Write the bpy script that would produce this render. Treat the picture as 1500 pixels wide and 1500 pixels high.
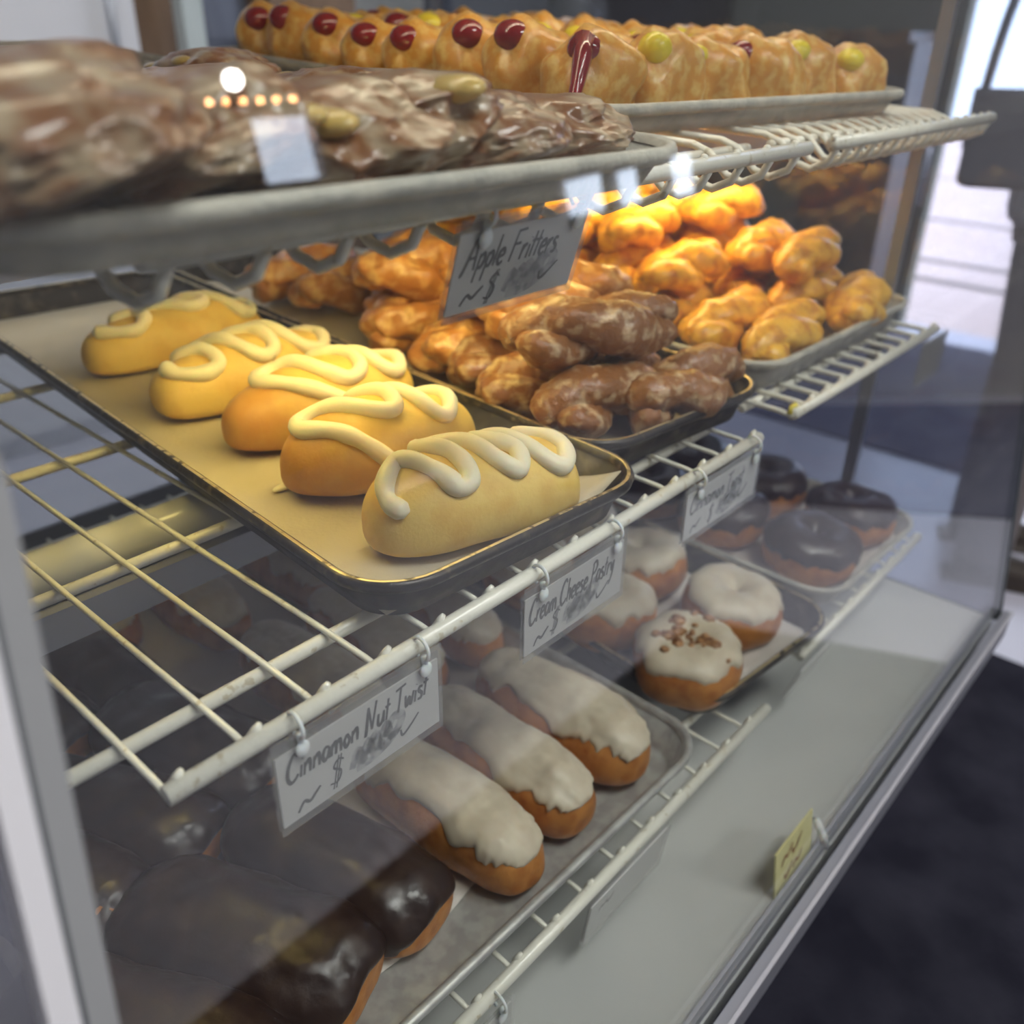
import bpy, math, random
from mathutils import Vector, Matrix, noise
S = bpy.context.scene
for o in list(bpy.data.objects): bpy.data.objects.remove(o, do_unlink=True)
U = 0.0395          # one shelf-wire spacing in metres
ZF = 21.8           # floor sits this many spacings below the middle shelf
def W(x, y, z): return Vector((x*U, y*U, (z+ZF)*U))
COL = S.collection
# ---------------------------------------------------------------- camera
cd = bpy.data.cameras.new('camera'); cam = bpy.data.objects.new('camera', cd); COL.objects.link(cam)
R_ = Vector((0.6640785432600335, -0.7475209745165942, 0.014563002416846986))
U_ = Vector((0.34631786032345, 0.3248056943689012, 0.8800938589301275))
F_ = Vector((0.662618765205619, 0.5794080199335329, -0.4745763568005507))
CP = (-2.8175, -7.3239, 7.2878)
M = Matrix.Identity(4)
for i in range(3):
    M[i][0] = R_[i]; M[i][1] = U_[i]; M[i][2] = -F_[i]; M[i][3] = W(*CP)[i]
cam.matrix_world = M
cd.sensor_width = 36; cd.lens = 1294.55/1500*36; cd.clip_start = 0.01; cd.clip_end = 200
cd.dof.use_dof = True; cd.dof.focus_distance = 13.0*U; cd.dof.aperture_fstop = 5.2
S.camera = cam
S.view_settings.view_transform = 'Standard'; S.view_settings.look = 'None'
S.view_settings.gamma = 1; S.view_settings.exposure = 0.0; S.view_settings.use_curve_mapping = False
# ---------------------------------------------------------------- sky and lamps
w = bpy.data.worlds.new('sky'); S.world = w; w.use_nodes = True
bg = w.node_tree.nodes['Background']; bg.inputs[0].default_value = (0.72, 0.82, 1.0, 1); bg.inputs[1].default_value = 7.0
def area(name, loc, size, rot, e, col):
    l = bpy.data.lights.new(name, 'AREA'); l.shape = 'RECTANGLE'; l.size, l.size_y = size[0]*U, size[1]*U
    l.energy = e; l.color = col
    o = bpy.data.objects.new(name, l); o.location = W(*loc); o.rotation_euler = rot; COL.objects.link(o); return o
sun = bpy.data.lights.new('sun', 'SUN'); sun.energy = 9.0; sun.angle = 0.01; sun.color = (1, .93, .86)
so = bpy.data.objects.new('sun', sun); so.rotation_euler = (math.radians(35), 0, math.radians(25)); COL.objects.link(so)
# unseen ceiling panels added to light the shop (fittings built further down)
CEIL = 50
for i, (x, y) in enumerate([(8, -24), (35, -72), (20, 40), (75, 45)]):
    area('added_panel_light', (x, y, CEIL-0.6), (30, 15), (0, 0, 0), [36, 40, 20, 12][i], (1.0, 0.97, 0.92))

# ================================================================ helpers
def tag(o, label=None, cat=None, group=None, kind=None):
    if label: o['label'] = label
    if cat: o['category'] = cat
    if group: o['group'] = group
    if kind: o['kind'] = kind
    return o
def empty(name, loc, rz=0, label=None, cat=None, group=None, tilt=0):
    o = bpy.data.objects.new(name, None); COL.objects.link(o); o.location = loc
    o.rotation_euler = (tilt, 0, rz); o.empty_display_size = .02
    return tag(o, label, cat, group)
def mesh(name, vs, fs, mats, parent=None, smooth=True, scale=U, fmat=None):
    m = bpy.data.meshes.new(name)
    m.from_pydata([(p[0]*scale, p[1]*scale, p[2]*scale) for p in vs], [], fs)
    if not isinstance(mats, (list, tuple)): mats = [mats]
    for k in mats: m.materials.append(k)
    if smooth: m.polygons.foreach_set('use_smooth', [True]*len(m.polygons))
    if fmat: m.polygons.foreach_set('material_index', fmat)
    m.update()
    o = bpy.data.objects.new(name, m); COL.objects.link(o)
    if parent: o.parent = parent
    return o
class MB:
    def __init__(s): s.v = []; s.f = []; s.sm = []
    def add(s, vs, fs, smooth=True):
        b = len(s.v); s.v += [tuple(p) for p in vs]; s.f += [tuple(i+b for i in f) for f in fs]; s.sm += [smooth]*len(fs)
    def box(s, x0, y0, z0, x1, y1, z1):
        s.add([(x0,y0,z0),(x1,y0,z0),(x1,y1,z0),(x0,y1,z0),(x0,y0,z1),(x1,y0,z1),(x1,y1,z1),(x0,y1,z1)],
              [(0,3,2,1),(4,5,6,7),(0,1,5,4),(1,2,6,5),(2,3,7,6),(3,0,4,7)], False)
    def prism(s, pts, z0, z1):       # horizontal polygon
        n = len(pts); s.add([(p[0],p[1],z0) for p in pts]+[(p[0],p[1],z1) for p in pts],
              [tuple(range(n))[::-1], tuple(range(n,2*n))]+[(i,(i+1)%n,n+(i+1)%n,n+i) for i in range(n)], False)
    def hexa(s, a, b):               # two quads
        s.add(list(a)+list(b), [(0,3,2,1),(4,5,6,7),(0,1,5,4),(1,2,6,5),(2,3,7,6),(3,0,4,7)], False)
    def tube(s, path, r, n=10, closed=False, flat=1.0, up=None):
        P = [Vector(p) for p in path]; m = len(P)
        rr = r if isinstance(r, (list, tuple)) else [r]*m
        vs = []; ref = Vector(up) if up else Vector((0.13, 0.21, 0.97))
        for i in range(m):
            t = (P[(i+1) % m] - P[i-1]) if closed else (P[min(i+1, m-1)]-P[max(i-1, 0)])
            t.normalize(); a = t.cross(ref)
            if a.length < 1e-3: a = t.cross(Vector((1, 0, 0)))
            a.normalize(); b = a.cross(t); 
            if not up: ref = b
            for k in range(n):
                th = 2*math.pi*k/n; vs.append(P[i] + a*math.cos(th)*rr[i] + b*math.sin(th)*rr[i]*flat)
        fs = []
        for i in range(m if closed else m-1):
            for k in range(n):
                j = (i+1) % m; fs.append((i*n+k, i*n+(k+1) % n, j*n+(k+1) % n, j*n+k))
        if not closed:
            vs.append(P[0]); vs.append(P[-1])
            for k in range(n):
                fs.append((m*n, (k+1) % n, k)); fs.append((m*n+1, (m-1)*n+k, (m-1)*n+(k+1) % n))
        s.add(vs, fs)
    def ball(s, c, r, nu=12, nv=8, sx=1, sy=1, sz=1):
        vs = [(c[0], c[1], c[2]+r*sz)]
        for i in range(1, nv):
            a = math.pi*i/nv
            for k in range(nu):
                b = 2*math.pi*k/nu; vs.append((c[0]+r*sx*math.sin(a)*math.cos(b), c[1]+r*sy*math.sin(a)*math.sin(b), c[2]+r*sz*math.cos(a)))
        vs.append((c[0], c[1], c[2]-r*sz)); fs = [(0, 1+k, 1+(k+1) % nu) for k in range(nu)]
        for i in range(nv-2):
            for k in range(nu):
                fs.append((1+i*nu+k, 1+(i+1)*nu+k, 1+(i+1)*nu+(k+1) % nu, 1+i*nu+(k+1) % nu))
        e = len(vs)-1
        for k in range(nu): fs.append((e, 1+(nv-2)*nu+(k+1) % nu, 1+(nv-2)*nu+k))
        s.add(vs, fs)
    def build(s, name, mat, parent=None, loc=None):
        o = mesh(name, s.v, s.f, mat, parent, smooth=False)
        o.data.polygons.foreach_set('use_smooth', s.sm)
        if loc is not None: o.location = loc
        return o
def kids(o): return [c for c in COL.objects if c.parent == o]
def copy_thing(o, loc, rz, label=None, scale=None, tilt=None):
    c = o.copy(); COL.objects.link(c); c.location = loc; c.rotation_euler = (tilt[0] if tilt else 0, tilt[1] if tilt else 0, rz)
    if label: c['label'] = label
    if scale: c.scale = scale
    for k in o['_kids']:
        ch = bpy.data.objects[k]; d = ch.copy(); COL.objects.link(d); d.parent = c
    if '_kids' in c: del c['_kids']
    return c
def fb(p, f, oct=3):
    q = Vector(p)*f; a = 1; t = 0
    for _ in range(oct): t += a*noise.noise(q); q = q*2.03+Vector((3.1, 1.7, 5.3)); a *= .5
    return t
# ---------------------------------------------------------------- materials
def mat(name, col, rough=.5, metal=0, sss=0, bump=0, bscale=40, col2=None, cscale=6, mixlo=.4, mixhi=.6, spec=.5, emit=None, es=0, coat=0, detail=4, rough2=None, ccol=None, stretch=None, sssr=.01, xend=None):
    m = bpy.data.materials.new(name); m.use_nodes = True; N = m.node_tree.nodes; L = m.node_tree.links
    b = N['Principled BSDF']; b.inputs['Base Color'].default_value = (*col, 1); b.inputs['Roughness'].default_value = rough
    b.inputs['Metallic'].default_value = metal; b.inputs['Specular IOR Level'].default_value = spec
    if sss: b.inputs['Subsurface Weight'].default_value = sss; b.inputs['Subsurface Radius'].default_value = (1, .5, .25); b.inputs['Subsurface Scale'].default_value = sssr
    if coat: b.inputs['Coat Weight'].default_value = coat; b.inputs['Coat Roughness'].default_value = .15
    if emit: b.inputs['Emission Color'].default_value = (*emit, 1); b.inputs['Emission Strength'].default_value = es
    tc = N.new('ShaderNodeTexCoord'); mp = N.new('ShaderNodeMapping'); L.new(tc.outputs['Object'], mp.inputs[0])
    if stretch: mp.inputs['Scale'].default_value = stretch
    if col2:
        n = N.new('ShaderNodeTexNoise'); n.inputs['Scale'].default_value = cscale; n.inputs['Detail'].default_value = detail; L.new(mp.outputs[0], n.inputs[0])
        r = N.new('ShaderNodeMapRange'); r.inputs[1].default_value = mixlo; r.inputs[2].default_value = mixhi; L.new(n.outputs['Fac'], r.inputs[0])
        x = N.new('ShaderNodeMix'); x.data_type = 'RGBA'; x.inputs[6].default_value = (*col, 1); x.inputs[7].default_value = (*col2, 1)
        if xend:
            sx_ = N.new('ShaderNodeSeparateXYZ'); L.new(tc.outputs['Object'], sx_.inputs[0])
            e_ = N.new('ShaderNodeMapRange'); e_.inputs[1].default_value = xend[0]*U; e_.inputs[2].default_value = xend[1]*U; e_.inputs[3].default_value = 1; e_.inputs[4].default_value = .12; e_.interpolation_type = 'SMOOTHSTEP'; L.new(sx_.outputs[0], e_.inputs[0])
            q_ = N.new('ShaderNodeMath'); q_.operation = 'MULTIPLY_ADD'; q_.inputs[1].default_value = .35; L.new(r.outputs[0], q_.inputs[0]); L.new(e_.outputs[0], q_.inputs[2])
            q2 = N.new('ShaderNodeMath'); q2.operation = 'SUBTRACT'; q2.use_clamp = True; q2.inputs[1].default_value = .15; L.new(q_.outputs[0], q2.inputs[0]); r = q2
        L.new(r.outputs[0], x.inputs[0]); L.new(x.outputs[2], b.inputs['Base Color'])
        if rough2 is not None:
            y = N.new('ShaderNodeMapRange'); y.inputs[3].default_value = rough; y.inputs[4].default_value = rough2; L.new(r.outputs[0], y.inputs[0]); L.new(y.outputs[0], b.inputs['Roughness'])
    if bump:
        n = N.new('ShaderNodeTexNoise'); n.inputs['Scale'].default_value = bscale; n.inputs['Detail'].default_value = 5; L.new(mp.outputs[0], n.inputs[0])
        bp = N.new('ShaderNodeBump'); bp.inputs['Strength'].default_value = bump; bp.inputs['Distance'].default_value = .002; L.new(n.outputs['Fac'], bp.inputs['Height']); L.new(bp.outputs[0], b.inputs['Normal'])
    return m
def glassmat(name, tint=(1, 1, 1), ior=1.5, rough=0.0, haze=0.0):
    m = bpy.data.materials.new(name); m.use_nodes = True; N = m.node_tree.nodes; L = m.node_tree.links; N.clear()
    out = N.new('ShaderNodeOutputMaterial'); t = N.new('ShaderNodeBsdfTransparent'); t.inputs[0].default_value = (*tint, 1)
    g = N.new('ShaderNodeBsdfGlossy'); g.inputs['Roughness'].default_value = rough; g.inputs[0].default_value = (1, 1, 1, 1)
    geo = N.new('ShaderNodeNewGeometry'); mr = N.new('ShaderNodeMapRange'); mr.inputs[3].default_value = ior; mr.inputs[4].default_value = 1/ior
    L.new(geo.outputs['Backfacing'], mr.inputs[0]); fr = N.new('ShaderNodeFresnel'); L.new(mr.outputs[0], fr.inputs[0])
    mx = N.new('ShaderNodeMixShader'); L.new(fr.outputs[0], mx.inputs[0]); L.new(t.outputs[0], mx.inputs[1]); L.new(g.outputs[0], mx.inputs[2])
    last = mx
    if haze:
        d = N.new('ShaderNodeBsdfDiffuse'); d.inputs[0].default_value = (.8, .8, .8, 1); m2 = N.new('ShaderNodeMixShader'); m2.inputs[0].default_value = haze
        L.new(mx.outputs[0], m2.inputs[1]); L.new(d.outputs[0], m2.inputs[2]); last = m2
    L.new(last.outputs[0], out.inputs[0]); return m
MT = {}
MT['glass'] = glassmat('front_glass', (.97, .985, .98))
MT['endglass'] = glassmat('smoked_glass', (.62, .64, .70))
MT['rearglass'] = glassmat('rear_glass', (.80, .82, .84))
MT['plastic'] = glassmat('clear_plastic', (.93, .93, .92), 1.45, .08, .10)
MT['clip'] = mat('frosted_clip', (.75, .77, .76), .25, sss=.3)
MT['white_wire'] = mat('coated_wire', (.80, .78, .68), .28, col2=(.58, .52, .38), cscale=130, mixlo=.62, mixhi=.70, bump=.15, bscale=200, coat=.3)
MT['tube_paint'] = mat('painted_tube', (.80, .80, .76), .22, coat=.4)
MT['alu'] = mat('worn_aluminium', (.50, .50, .47), .42, .45, col2=(.38, .37, .35), cscale=70, bump=.2, bscale=90, rough2=.5)
MT['alu_flour'] = mat('floured_aluminium', (.42, .41, .36), .6, .35, col2=(.56, .54, .47), cscale=60, bump=.5, bscale=220, rough2=.85)
MT['dark_tray'] = mat('dark_baked_tray', (.045, .04, .036), .48, .35, col2=(.14, .12, .09), cscale=60, mixlo=.5, mixhi=.75, bump=.25, bscale=120, rough2=.45)
MT['dark_rim'] = mat('rubbed_tray_rim', (.05, .045, .04), .34, .6, col2=(.20, .16, .10), cscale=70, mixlo=.55, mixhi=.7, bump=.3, bscale=150)
MT['worn_highlight'] = mat('worn_rim_highlight', (.10, .08, .05), .3, .7, col2=(.75, .62, .36), cscale=110, mixlo=.36, mixhi=.46, stretch=(1, 1, 1))  # worn brass crest, with the rim's thin highlight painted into its colour
MT['paper'] = mat('baking_paper', (.52, .46, .34), .7, col2=(.47, .41, .30), cscale=18, mixlo=.3, mixhi=.8, bump=.25, bscale=300)
MT['paper_grey'] = mat('used_baking_paper', (.62, .58, .53), .65, col2=(.50, .46, .41), cscale=14, mixlo=.35, mixhi=.75, bump=.3, bscale=150)
MT['cream_dough'] = mat('pale_egg_dough', (.80, .56, .15), .48, sss=.10, col2=(.68, .40, .08), cscale=50, mixlo=.45, mixhi=.8, bump=.14, bscale=420, spec=.35)
MT['cream_icing'] = mat('cream_cheese_icing', (.88, .80, .58), .42, sss=.25, bump=.25, bscale=130, spec=.45)
MT['fried'] = mat('fried_dough', (.50, .21, .05), .38, sss=.08, col2=(.33, .11, .022), cscale=70, mixlo=.4, mixhi=.7, bump=.35, bscale=160, spec=.45)
MT['maple'] = mat('pale_maple_icing', (.60, .53, .40), .42, sss=.08, col2=(.54, .46, .34), cscale=60, bump=.18, bscale=55, spec=.45)
MT['choc'] = mat('chocolate_icing', (.022, .011, .008), .29, col2=(.034, .017, .011), cscale=60, bump=.30, bscale=90, spec=.55, rough2=.44)
MT['twist'] = mat('glazed_cinnamon_dough', (.27, .11, .032), .34, sss=.03, col2=(.60, .44, .26), cscale=90, mixlo=.50, mixhi=.70, bump=1.0, bscale=190, coat=.2, detail=9)
MT['twist_l'] = mat('glazed_golden_twist', (.46, .19, .045), .32, sss=.04, col2=(.74, .46, .19), cscale=80, mixlo=.47, mixhi=.70, bump=.9, bscale=120, coat=.35, detail=7)
MT['orange'] = mat('golden_glazed_dough', (.88, .50, .06), .34, sss=.06, col2=(.58, .24, .03), cscale=75, mixlo=.42, mixhi=.66, bump=.7, bscale=120, coat=.3)
MT['fritter'] = mat('glazed_fritter', (.20, .085, .032), .30, sss=.03, col2=(.36, .275, .18), cscale=55, mixlo=.44, mixhi=.62, bump=.5, bscale=70, coat=.4, detail=7, stretch=(.6, 1, 1))
MT['apple'] = mat('apple_filling', (.52, .37, .11), .3, sss=.2, bump=.4, bscale=80, coat=.4)
MT['jelly_dough'] = mat('sugar_glazed_dough', (.66, .31, .04), .36, sss=.02, col2=(.80, .56, .18), cscale=120, mixlo=.45, mixhi=.68, bump=.7, bscale=75, coat=.22, detail=6)
MT['jelly'] = mat('red_jelly', (.23, .008, .012), .12, sss=.2, coat=.6, bump=.2, bscale=80)
MT['lemon'] = mat('lemon_filling', (.80, .66, .05), .25, sss=.2, bump=.2, bscale=80)
MT['nut'] = mat('chopped_nuts', (.20, .085, .03), .5, col2=(.42, .22, .09), cscale=120)
MT['card'] = mat('white_card', (.90, .89, .90), .6, bump=.05)
MT['card_y'] = mat('yellow_card', (.80, .74, .36), .6)
MT['ink'] = mat('marker_ink', (.012, .012, .018), .6)
MT['smear'] = mat('smeared_ink', (.30, .30, .33), .7, col2=(.66, .66, .68), cscale=190, mixlo=.35, mixhi=.6, detail=1)
MT['deck'] = mat('pale_painted_deck', (.58, .58, .55), .42, col2=(.42, .43, .42), cscale=3, mixlo=.4, mixhi=.75, bump=.05)
MT['channel'] = mat('brushed_channel', (.26, .27, .31), .45, .5)
MT['channel_l'] = mat('white_channel', (.74, .74, .78), .4)
MT['channel_m'] = mat('dull_channel_edge', (.36, .36, .40), .6, .2)
MT['post'] = mat('grey_post_paint', (.30, .31, .32), .5, bump=.1, bscale=120)
MT['seal'] = mat('dark_seal', (.05, .06, .07), .5)
MT['case_back'] = mat('case_back_panel', (.27, .28, .30), .4)
MT['steel'] = mat('dark_steel', (.14, .15, .19), .35, .5)
MT['yellow'] = mat('yellow_tie', (.75, .62, .05), .5)

# ================================================================ room
def struct(o): o['kind'] = 'structure'; return o
def wallbox(name, x0, y0, z0, x1, y1, z1, m):
    b = MB(); b.box(x0, y0, z0, x1, y1, z1); return struct(b.build(name, m, None, W(0, 0, 0)))
m_tile = mat('pale_floor_tile', (.44, .44, .52), .35, col2=(.40, .40, .47), cscale=1.2)
m_pave = mat('pavement', (.58, .46, .42), .8, col2=(.62, .50, .46), cscale=2, bump=.1)
m_wall = mat('grey_wall', (.42, .43, .45), .7)
m_front = mat('shop_front_wall', (.30, .29, .30), .7)
m_olive = mat('olive_wall', (.15, .16, .125), .7)
m_ceil = mat('ceiling_tile', (.60, .60, .58), .8)
wallbox('floor', -90, -112, -ZF-1, 105, 95, -ZF, m_tile)
wallbox('ceiling', -90, -112, CEIL, 105, 95, CEIL+1, m_ceil)
wallbox('wall_back', -90, 80, -ZF, 105, 82, CEIL, m_wall)
wallbox('wall_left', -92, -112, -ZF, -90, 95, CEIL, m_front)
# right wall with the doorway the street shows through
wallbox('wall_right', 103, 25.8, -ZF, 105, 95, CEIL, m_olive)
def rightwall(holes, y0, y1):
    cuts = [y0]+[y for h in holes for y in (h[0], h[1])]+[y1]
    for i in range(0, len(cuts), 2): wallbox('wall_right', 103, cuts[i], -ZF, 105, cuts[i+1], CEIL, m_front)
    for h in holes:
        wallbox('wall_right', 103, h[0], -ZF, 105, h[1], h[2], m_front); wallbox('wall_right', 103, h[0], h[3], 105, h[1], CEIL, m_front)
rightwall([(-83, -75, 6.0, 11.0), (-73.5, -69, 6.0, 10.6), (-64.5, -60.5, 5.8, 10.8)], -112, 6)
wallbox('wall_right', 103, 6, 36, 105, 25.8, CEIL, m_front)
# front wall behind the photographer, with two openings to the street
FW = -110
def frontwall(holes):
    xs = sorted(set([-90, 105]+[h[0] for h in holes]+[h[1] for h in holes]))
    k = 0
    for a, b in zip(xs[:-1], xs[1:]):
        zs = [-ZF, CEIL]; hh = [h for h in holes if h[0] <= a and h[1] >= b]
        cuts = [-ZF]+[z for h in hh for z in (h[2], h[3])]+[CEIL]
        for i in range(0, len(cuts), 2):
            if cuts[i+1] > cuts[i]+.01: wallbox('wall_front', a, FW-2, cuts[i], b, FW, cuts[i+1], m_front)
frontwall([(73, 83.5, 18.5, 27.5)])
# street outside
b = MB(); b.box(105, -120, -ZF-1.2, 420, 220, -ZF-.2); struct(b.build('floor_outside', m_pave, None, W(0, 0, 0)))
m_line = mat('pavement_joint', (.16, .13, .12), .9)
b = MB()
for x in (128, 141, 178, 240): b.box(x, -120, -ZF-.2, x+2.2, 220, -ZF-.12)
tag(b.build('pavement_joint', m_line, None, W(0, 0, 0)), 'dark joint lines running across the pavement outside the doorway', 'joint')
# mat
m_mat = mat('navy_carpet', (.012, .012, .020), .95, col2=(.026, .026, .038), cscale=9, mixlo=.35, mixhi=.7, bump=.8, bscale=160, spec=.1)
b = MB(); b.box(-60, -28.2, 0, 43.2, 3, .25); tag(b.build('floor_mat', m_mat, None, W(0, 0, -ZF)), 'large dark navy carpet mat on the floor in front of the display case', 'mat')
m_mat2 = mat('grey_violet_carpet', (.10, .10, .145), .9, col2=(.12, .12, .165), cscale=6, bump=.4, bscale=120, spec=.1)
b = MB(); b.box(66, -60, 0, 99, 27, .2); tag(b.build('floor_mat', m_mat2, None, W(0, 0, -ZF)), 'grey violet carpet mat on the floor before the doorway', 'mat')
# fittings for the added ceiling panels, all out of view
m_fit = mat('added_light_panel', (.9, .9, .9), .5, emit=(.95, .97, 1), es=4.0)
m_frame = mat('white_frame', (.7, .7, .7), .5)
lab = ['ceiling light panel above the front mat', 'ceiling light panel near the front right corner', 'ceiling light panel above the rear left kitchen', 'ceiling light panel above the rear right kitchen']
for i, (x, y) in enumerate([(8, -24), (35, -72), (20, 40), (75, 45)]):
    t = empty('added_ceiling_light', W(x, y, CEIL), 0, 'added square white '+lab[i], 'ceiling light')
    b = MB(); b.box(-15, -7.5, -.3, 15, 7.5, -.05); b.build('diffuser', m_fit, t)
    b = MB(); b.box(-15.6, -8.1, -.4, 15.6, -7.5, 0); b.box(-15.6, 7.5, -.4, 15.6, 8.1, 0); b.box(-15.6, -7.5, -.4, -15, 7.5, 0); b.box(15, -7.5, -.4, 15.6, 7.5, 0); b.build('frame', m_frame, t)
# small bulbs hanging near the front wall: they show as points in the case glass
m_bulb = mat('warm_bulb', (1, .6, .3), .5, emit=(1, .42, .16), es=45)
m_bulbw = mat('white_bulb', (1, 1, 1), .5, emit=(1, .97, .95), es=75)
m_cord = mat('black_cord', (.02, .02, .02), .6)
def bulb(x, y, z, r, m, label, cat='bulb', grp=None):
    t = empty('pendant_bulb', W(x, y, z), 0, label, cat, grp)
    c = MB(); c.ball((0, 0, 0), r, 16, 10); c.build('bulb', m, t)
    c = MB(); c.tube([(0, 0, r*.8), (0, 0, r*1.8)], r*.5); c.build('socket', m_cord, t)
    c = MB(); c.tube([(0, 0, r*1.8), (0, 0, CEIL-z)], .12, 6); c.build('cord', m_cord, t)
for i, d in enumerate([.612, .636, .662, .688, .714, .741]):
    bulb(.8+d*60, -61.5, 7.0+.206*60, .27, m_bulb, 'small warm pendant bulb near the front wall, %s of the row' % ['first (leftmost)', 'second from the left', 'third from the left', 'fourth from the left', 'fifth from the left', 'last (rightmost)'][i], grp='row of warm pendant bulbs')
bulb(.8+.655*60, -61.5, 7+.232*60, .75, m_bulbw, 'round white pendant bulb hanging above the row of warm bulbs')
# kitchen behind the case
m_fridge = mat('fridge_white', (.60, .60, .64), .4); m_wood = mat('brown_wood', (.20, .115, .062), .5, col2=(.15, .085, .045), cscale=3, stretch=(6, 6, 1))
m_pgrey = mat('pale_post', (.45, .50, .50), .4); m_black = mat('black_plastic', (.02, .02, .03), .35)
def kthing(name, label, cat, x0, x1, y0, y1, z0, z1, m, extra=None):
    t = empty(name, W((x0+x1)/2, (y0+y1)/2, z0), 0, label, cat); w_, d_, h_ = (x1-x0)/2, (y1-y0)/2, z1-z0
    b = MB(); b.box(-w_, -d_, 0, w_, d_, h_); b.build('body', m, t)
    if extra == 'door':
        b = MB(); b.box(-w_*.94, -d_-.6, h_*.03, w_*.94, -d_, h_*.97); dr = b.build('door', m, t)
        b = MB(); b.tube([(w_*.8, -d_-1.2, h_*.45), (w_*.8, -d_-1.2, h_*.65)], .3); b.build('handle', MT['channel'], dr)
    if extra == 'drawers':
        for k in range(3):
            b = MB(); b.box(-w_*.92, -d_-.5, h_*(.04+.32*k), w_*.92, -d_, h_*(.32+.32*k)); b.build('drawer', m, t)
    return t
kthing('refrigerator', 'tall pale grey refrigerator at the far left of the kitchen wall', 'refrigerator', 10, 34, 62, 78, -ZF, 28, m_fridge, 'door')
kthing('wooden_cabinet', 'tall brown wooden cabinet beside the pale refrigerator', 'cabinet', 35, 43.5, 70, 79, -ZF, 26, m_wood, 'door')
kthing('support_post', 'pale grey metal post between two brown wooden cabinets', 'post', 40.2, 42, 66, 67.5, -ZF, CEIL, m_pgrey)
kthing('storage_shelf_unit', 'grey green metal storage unit beside the pale post', 'storage unit', 44.5, 50, 72, 79, -ZF, 20, MT['steel'], 'drawers')
kthing('wooden_cabinet', 'wide brown wooden cabinet behind the jelly donut tray', 'cabinet', 50.5, 61, 70, 79, -ZF, 24, m_wood, 'door')
kthing('support_post', 'thin dark post on the kitchen wall above the jelly donuts', 'post', 74, 76.5, 72, 74, -ZF, CEIL, MT['steel'])
kthing('coffee_brewer', 'black coffee brewer standing far behind the jelly donuts', 'brewer', 88, 101, 52, 62, -ZF, 20, m_black, 'drawers')
kthing('drinks_cooler', 'black drinks cooler against the olive wall beside the doorway', 'cooler', 93, 102.5, 27.5, 36, -ZF, 8.2, m_black, 'door')
t = empty('glass_dome', W(84, 60, 6), 0, 'clear glass dome on the far counter behind the jelly donuts', 'dome')
b = MB(); b.ball((0, 0, 3), 3.2); b.build('dome', MT['plastic'], t); b = MB(); b.tube([(0, 0, -.2), (0, 0, .2)], 4, 20); b.build('plate', MT['alu'], t)
kthing('rear_counter', 'grey kitchen counter standing below the back wall', 'counter', 62, 88, 56, 70, -ZF, 5.8, m_wall, 'drawers')

# ================================================================ display case
KG = .14; GY = lambda z: -3.67 + KG*(z+8.39)          # front glass leans back
XL, XR, ZD, ZT = -2.7, 24.6, -8.6, 13.0
XN = lambda z: -1.74+.109*(min(z, 4.9)-.56)       # near end of the case leans in towards its top
case = empty('display_case', W((XL+XR)/2, 7, -ZF), 0, 'glass fronted bakery display case with pale deck and leaning front pane', 'display case')
OX, OZ = -(XL+XR)/2, ZF
def cpart(name, b, m):
    o = b.build(name, m, case); o.location = Vector((OX*U, -7*U, OZ*U)); return o
b = MB(); b.box(XL, 1.2, -ZF, XR, 21.0, ZD-.5); cpart('base_cabinet', b, MT['post'])
b = MB(); b.box(XL, -3.6, ZD-.5, XR, 21.0, ZD); cpart('deck', b, MT['deck'])
b = MB(); b.box(XL, -4.05, ZD-.55, XR, -3.82, ZD+.34); b.box(XL, -3.56, ZD, XR, -3.40, ZD+.28); cpart('glass_channel', b, MT['channel'])
b = MB(); b.box(XL, -4.10, ZD+.30, XR, -4.02, ZD+.38); cpart('channel_edge', b, MT['channel_m'])
b = MB(); zt = ZT-.3; g = .10
def slab(b, xa, xb, ya0, ya1, za, zb):      # xa(z), xb(z) side limits; front pane offsets
    b.hexa([(xa(za), GY(za)+ya0, za), (xb(za), GY(za)+ya0, za), (xb(za), GY(za)+ya1, za), (xa(za), GY(za)+ya1, za)],
           [(xa(zb), GY(zb)+ya0, zb), (xb(zb), GY(zb)+ya0, zb), (xb(zb), GY(zb)+ya1, zb), (xa(zb), GY(zb)+ya1, zb)])
xr = lambda z: XR-.2
# one pane: lower and upper outline joined
zs_ = (ZD+.02, 4.9, zt); vs = []
for z in zs_: vs += [(XN(z)+.02, GY(z)-g, z), (xr(z), GY(z)-g, z), (xr(z), GY(z), z), (XN(z)+.02, GY(z), z)]
b.add(vs, [(0, 3, 2, 1), (8, 9, 10, 11)]+[(i*4+k, i*4+(k+1) % 4, (i+1)*4+(k+1) % 4, (i+1)*4+k) for i in (0, 1) for k in range(4)], False)
cpart('front_glass', b, MT['glass'])
def npost(name, o0, o1, y0_, y1_, m):
    b = MB()
    for za, zb in ((ZD, 4.9), (4.9, zt)): slab(b, lambda z: XN(z)+o0, lambda z: XN(z)+o1, y0_, y1_, za, zb)
    cpart(name, b, m)
npost('corner_post', -.19, .02, -.12, .10, MT['post'])
npost('edge_seal', -.235, -.19, -.14, .12, MT['seal'])
npost('edge_trim', -.44, -.235, -.16, .12, MT['channel_l'])
def lean(x0, x1, dy0, dy1, za, zb):
    b = MB(); slab(b, lambda z: x0, lambda z: x1, dy0, dy1, za, zb); return b
cpart('corner_post', lean(XR-.2, XR+.0, -.12, .12, ZD, ZT-.3), MT['seal'])
b = MB(); yb = 20.9
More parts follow.
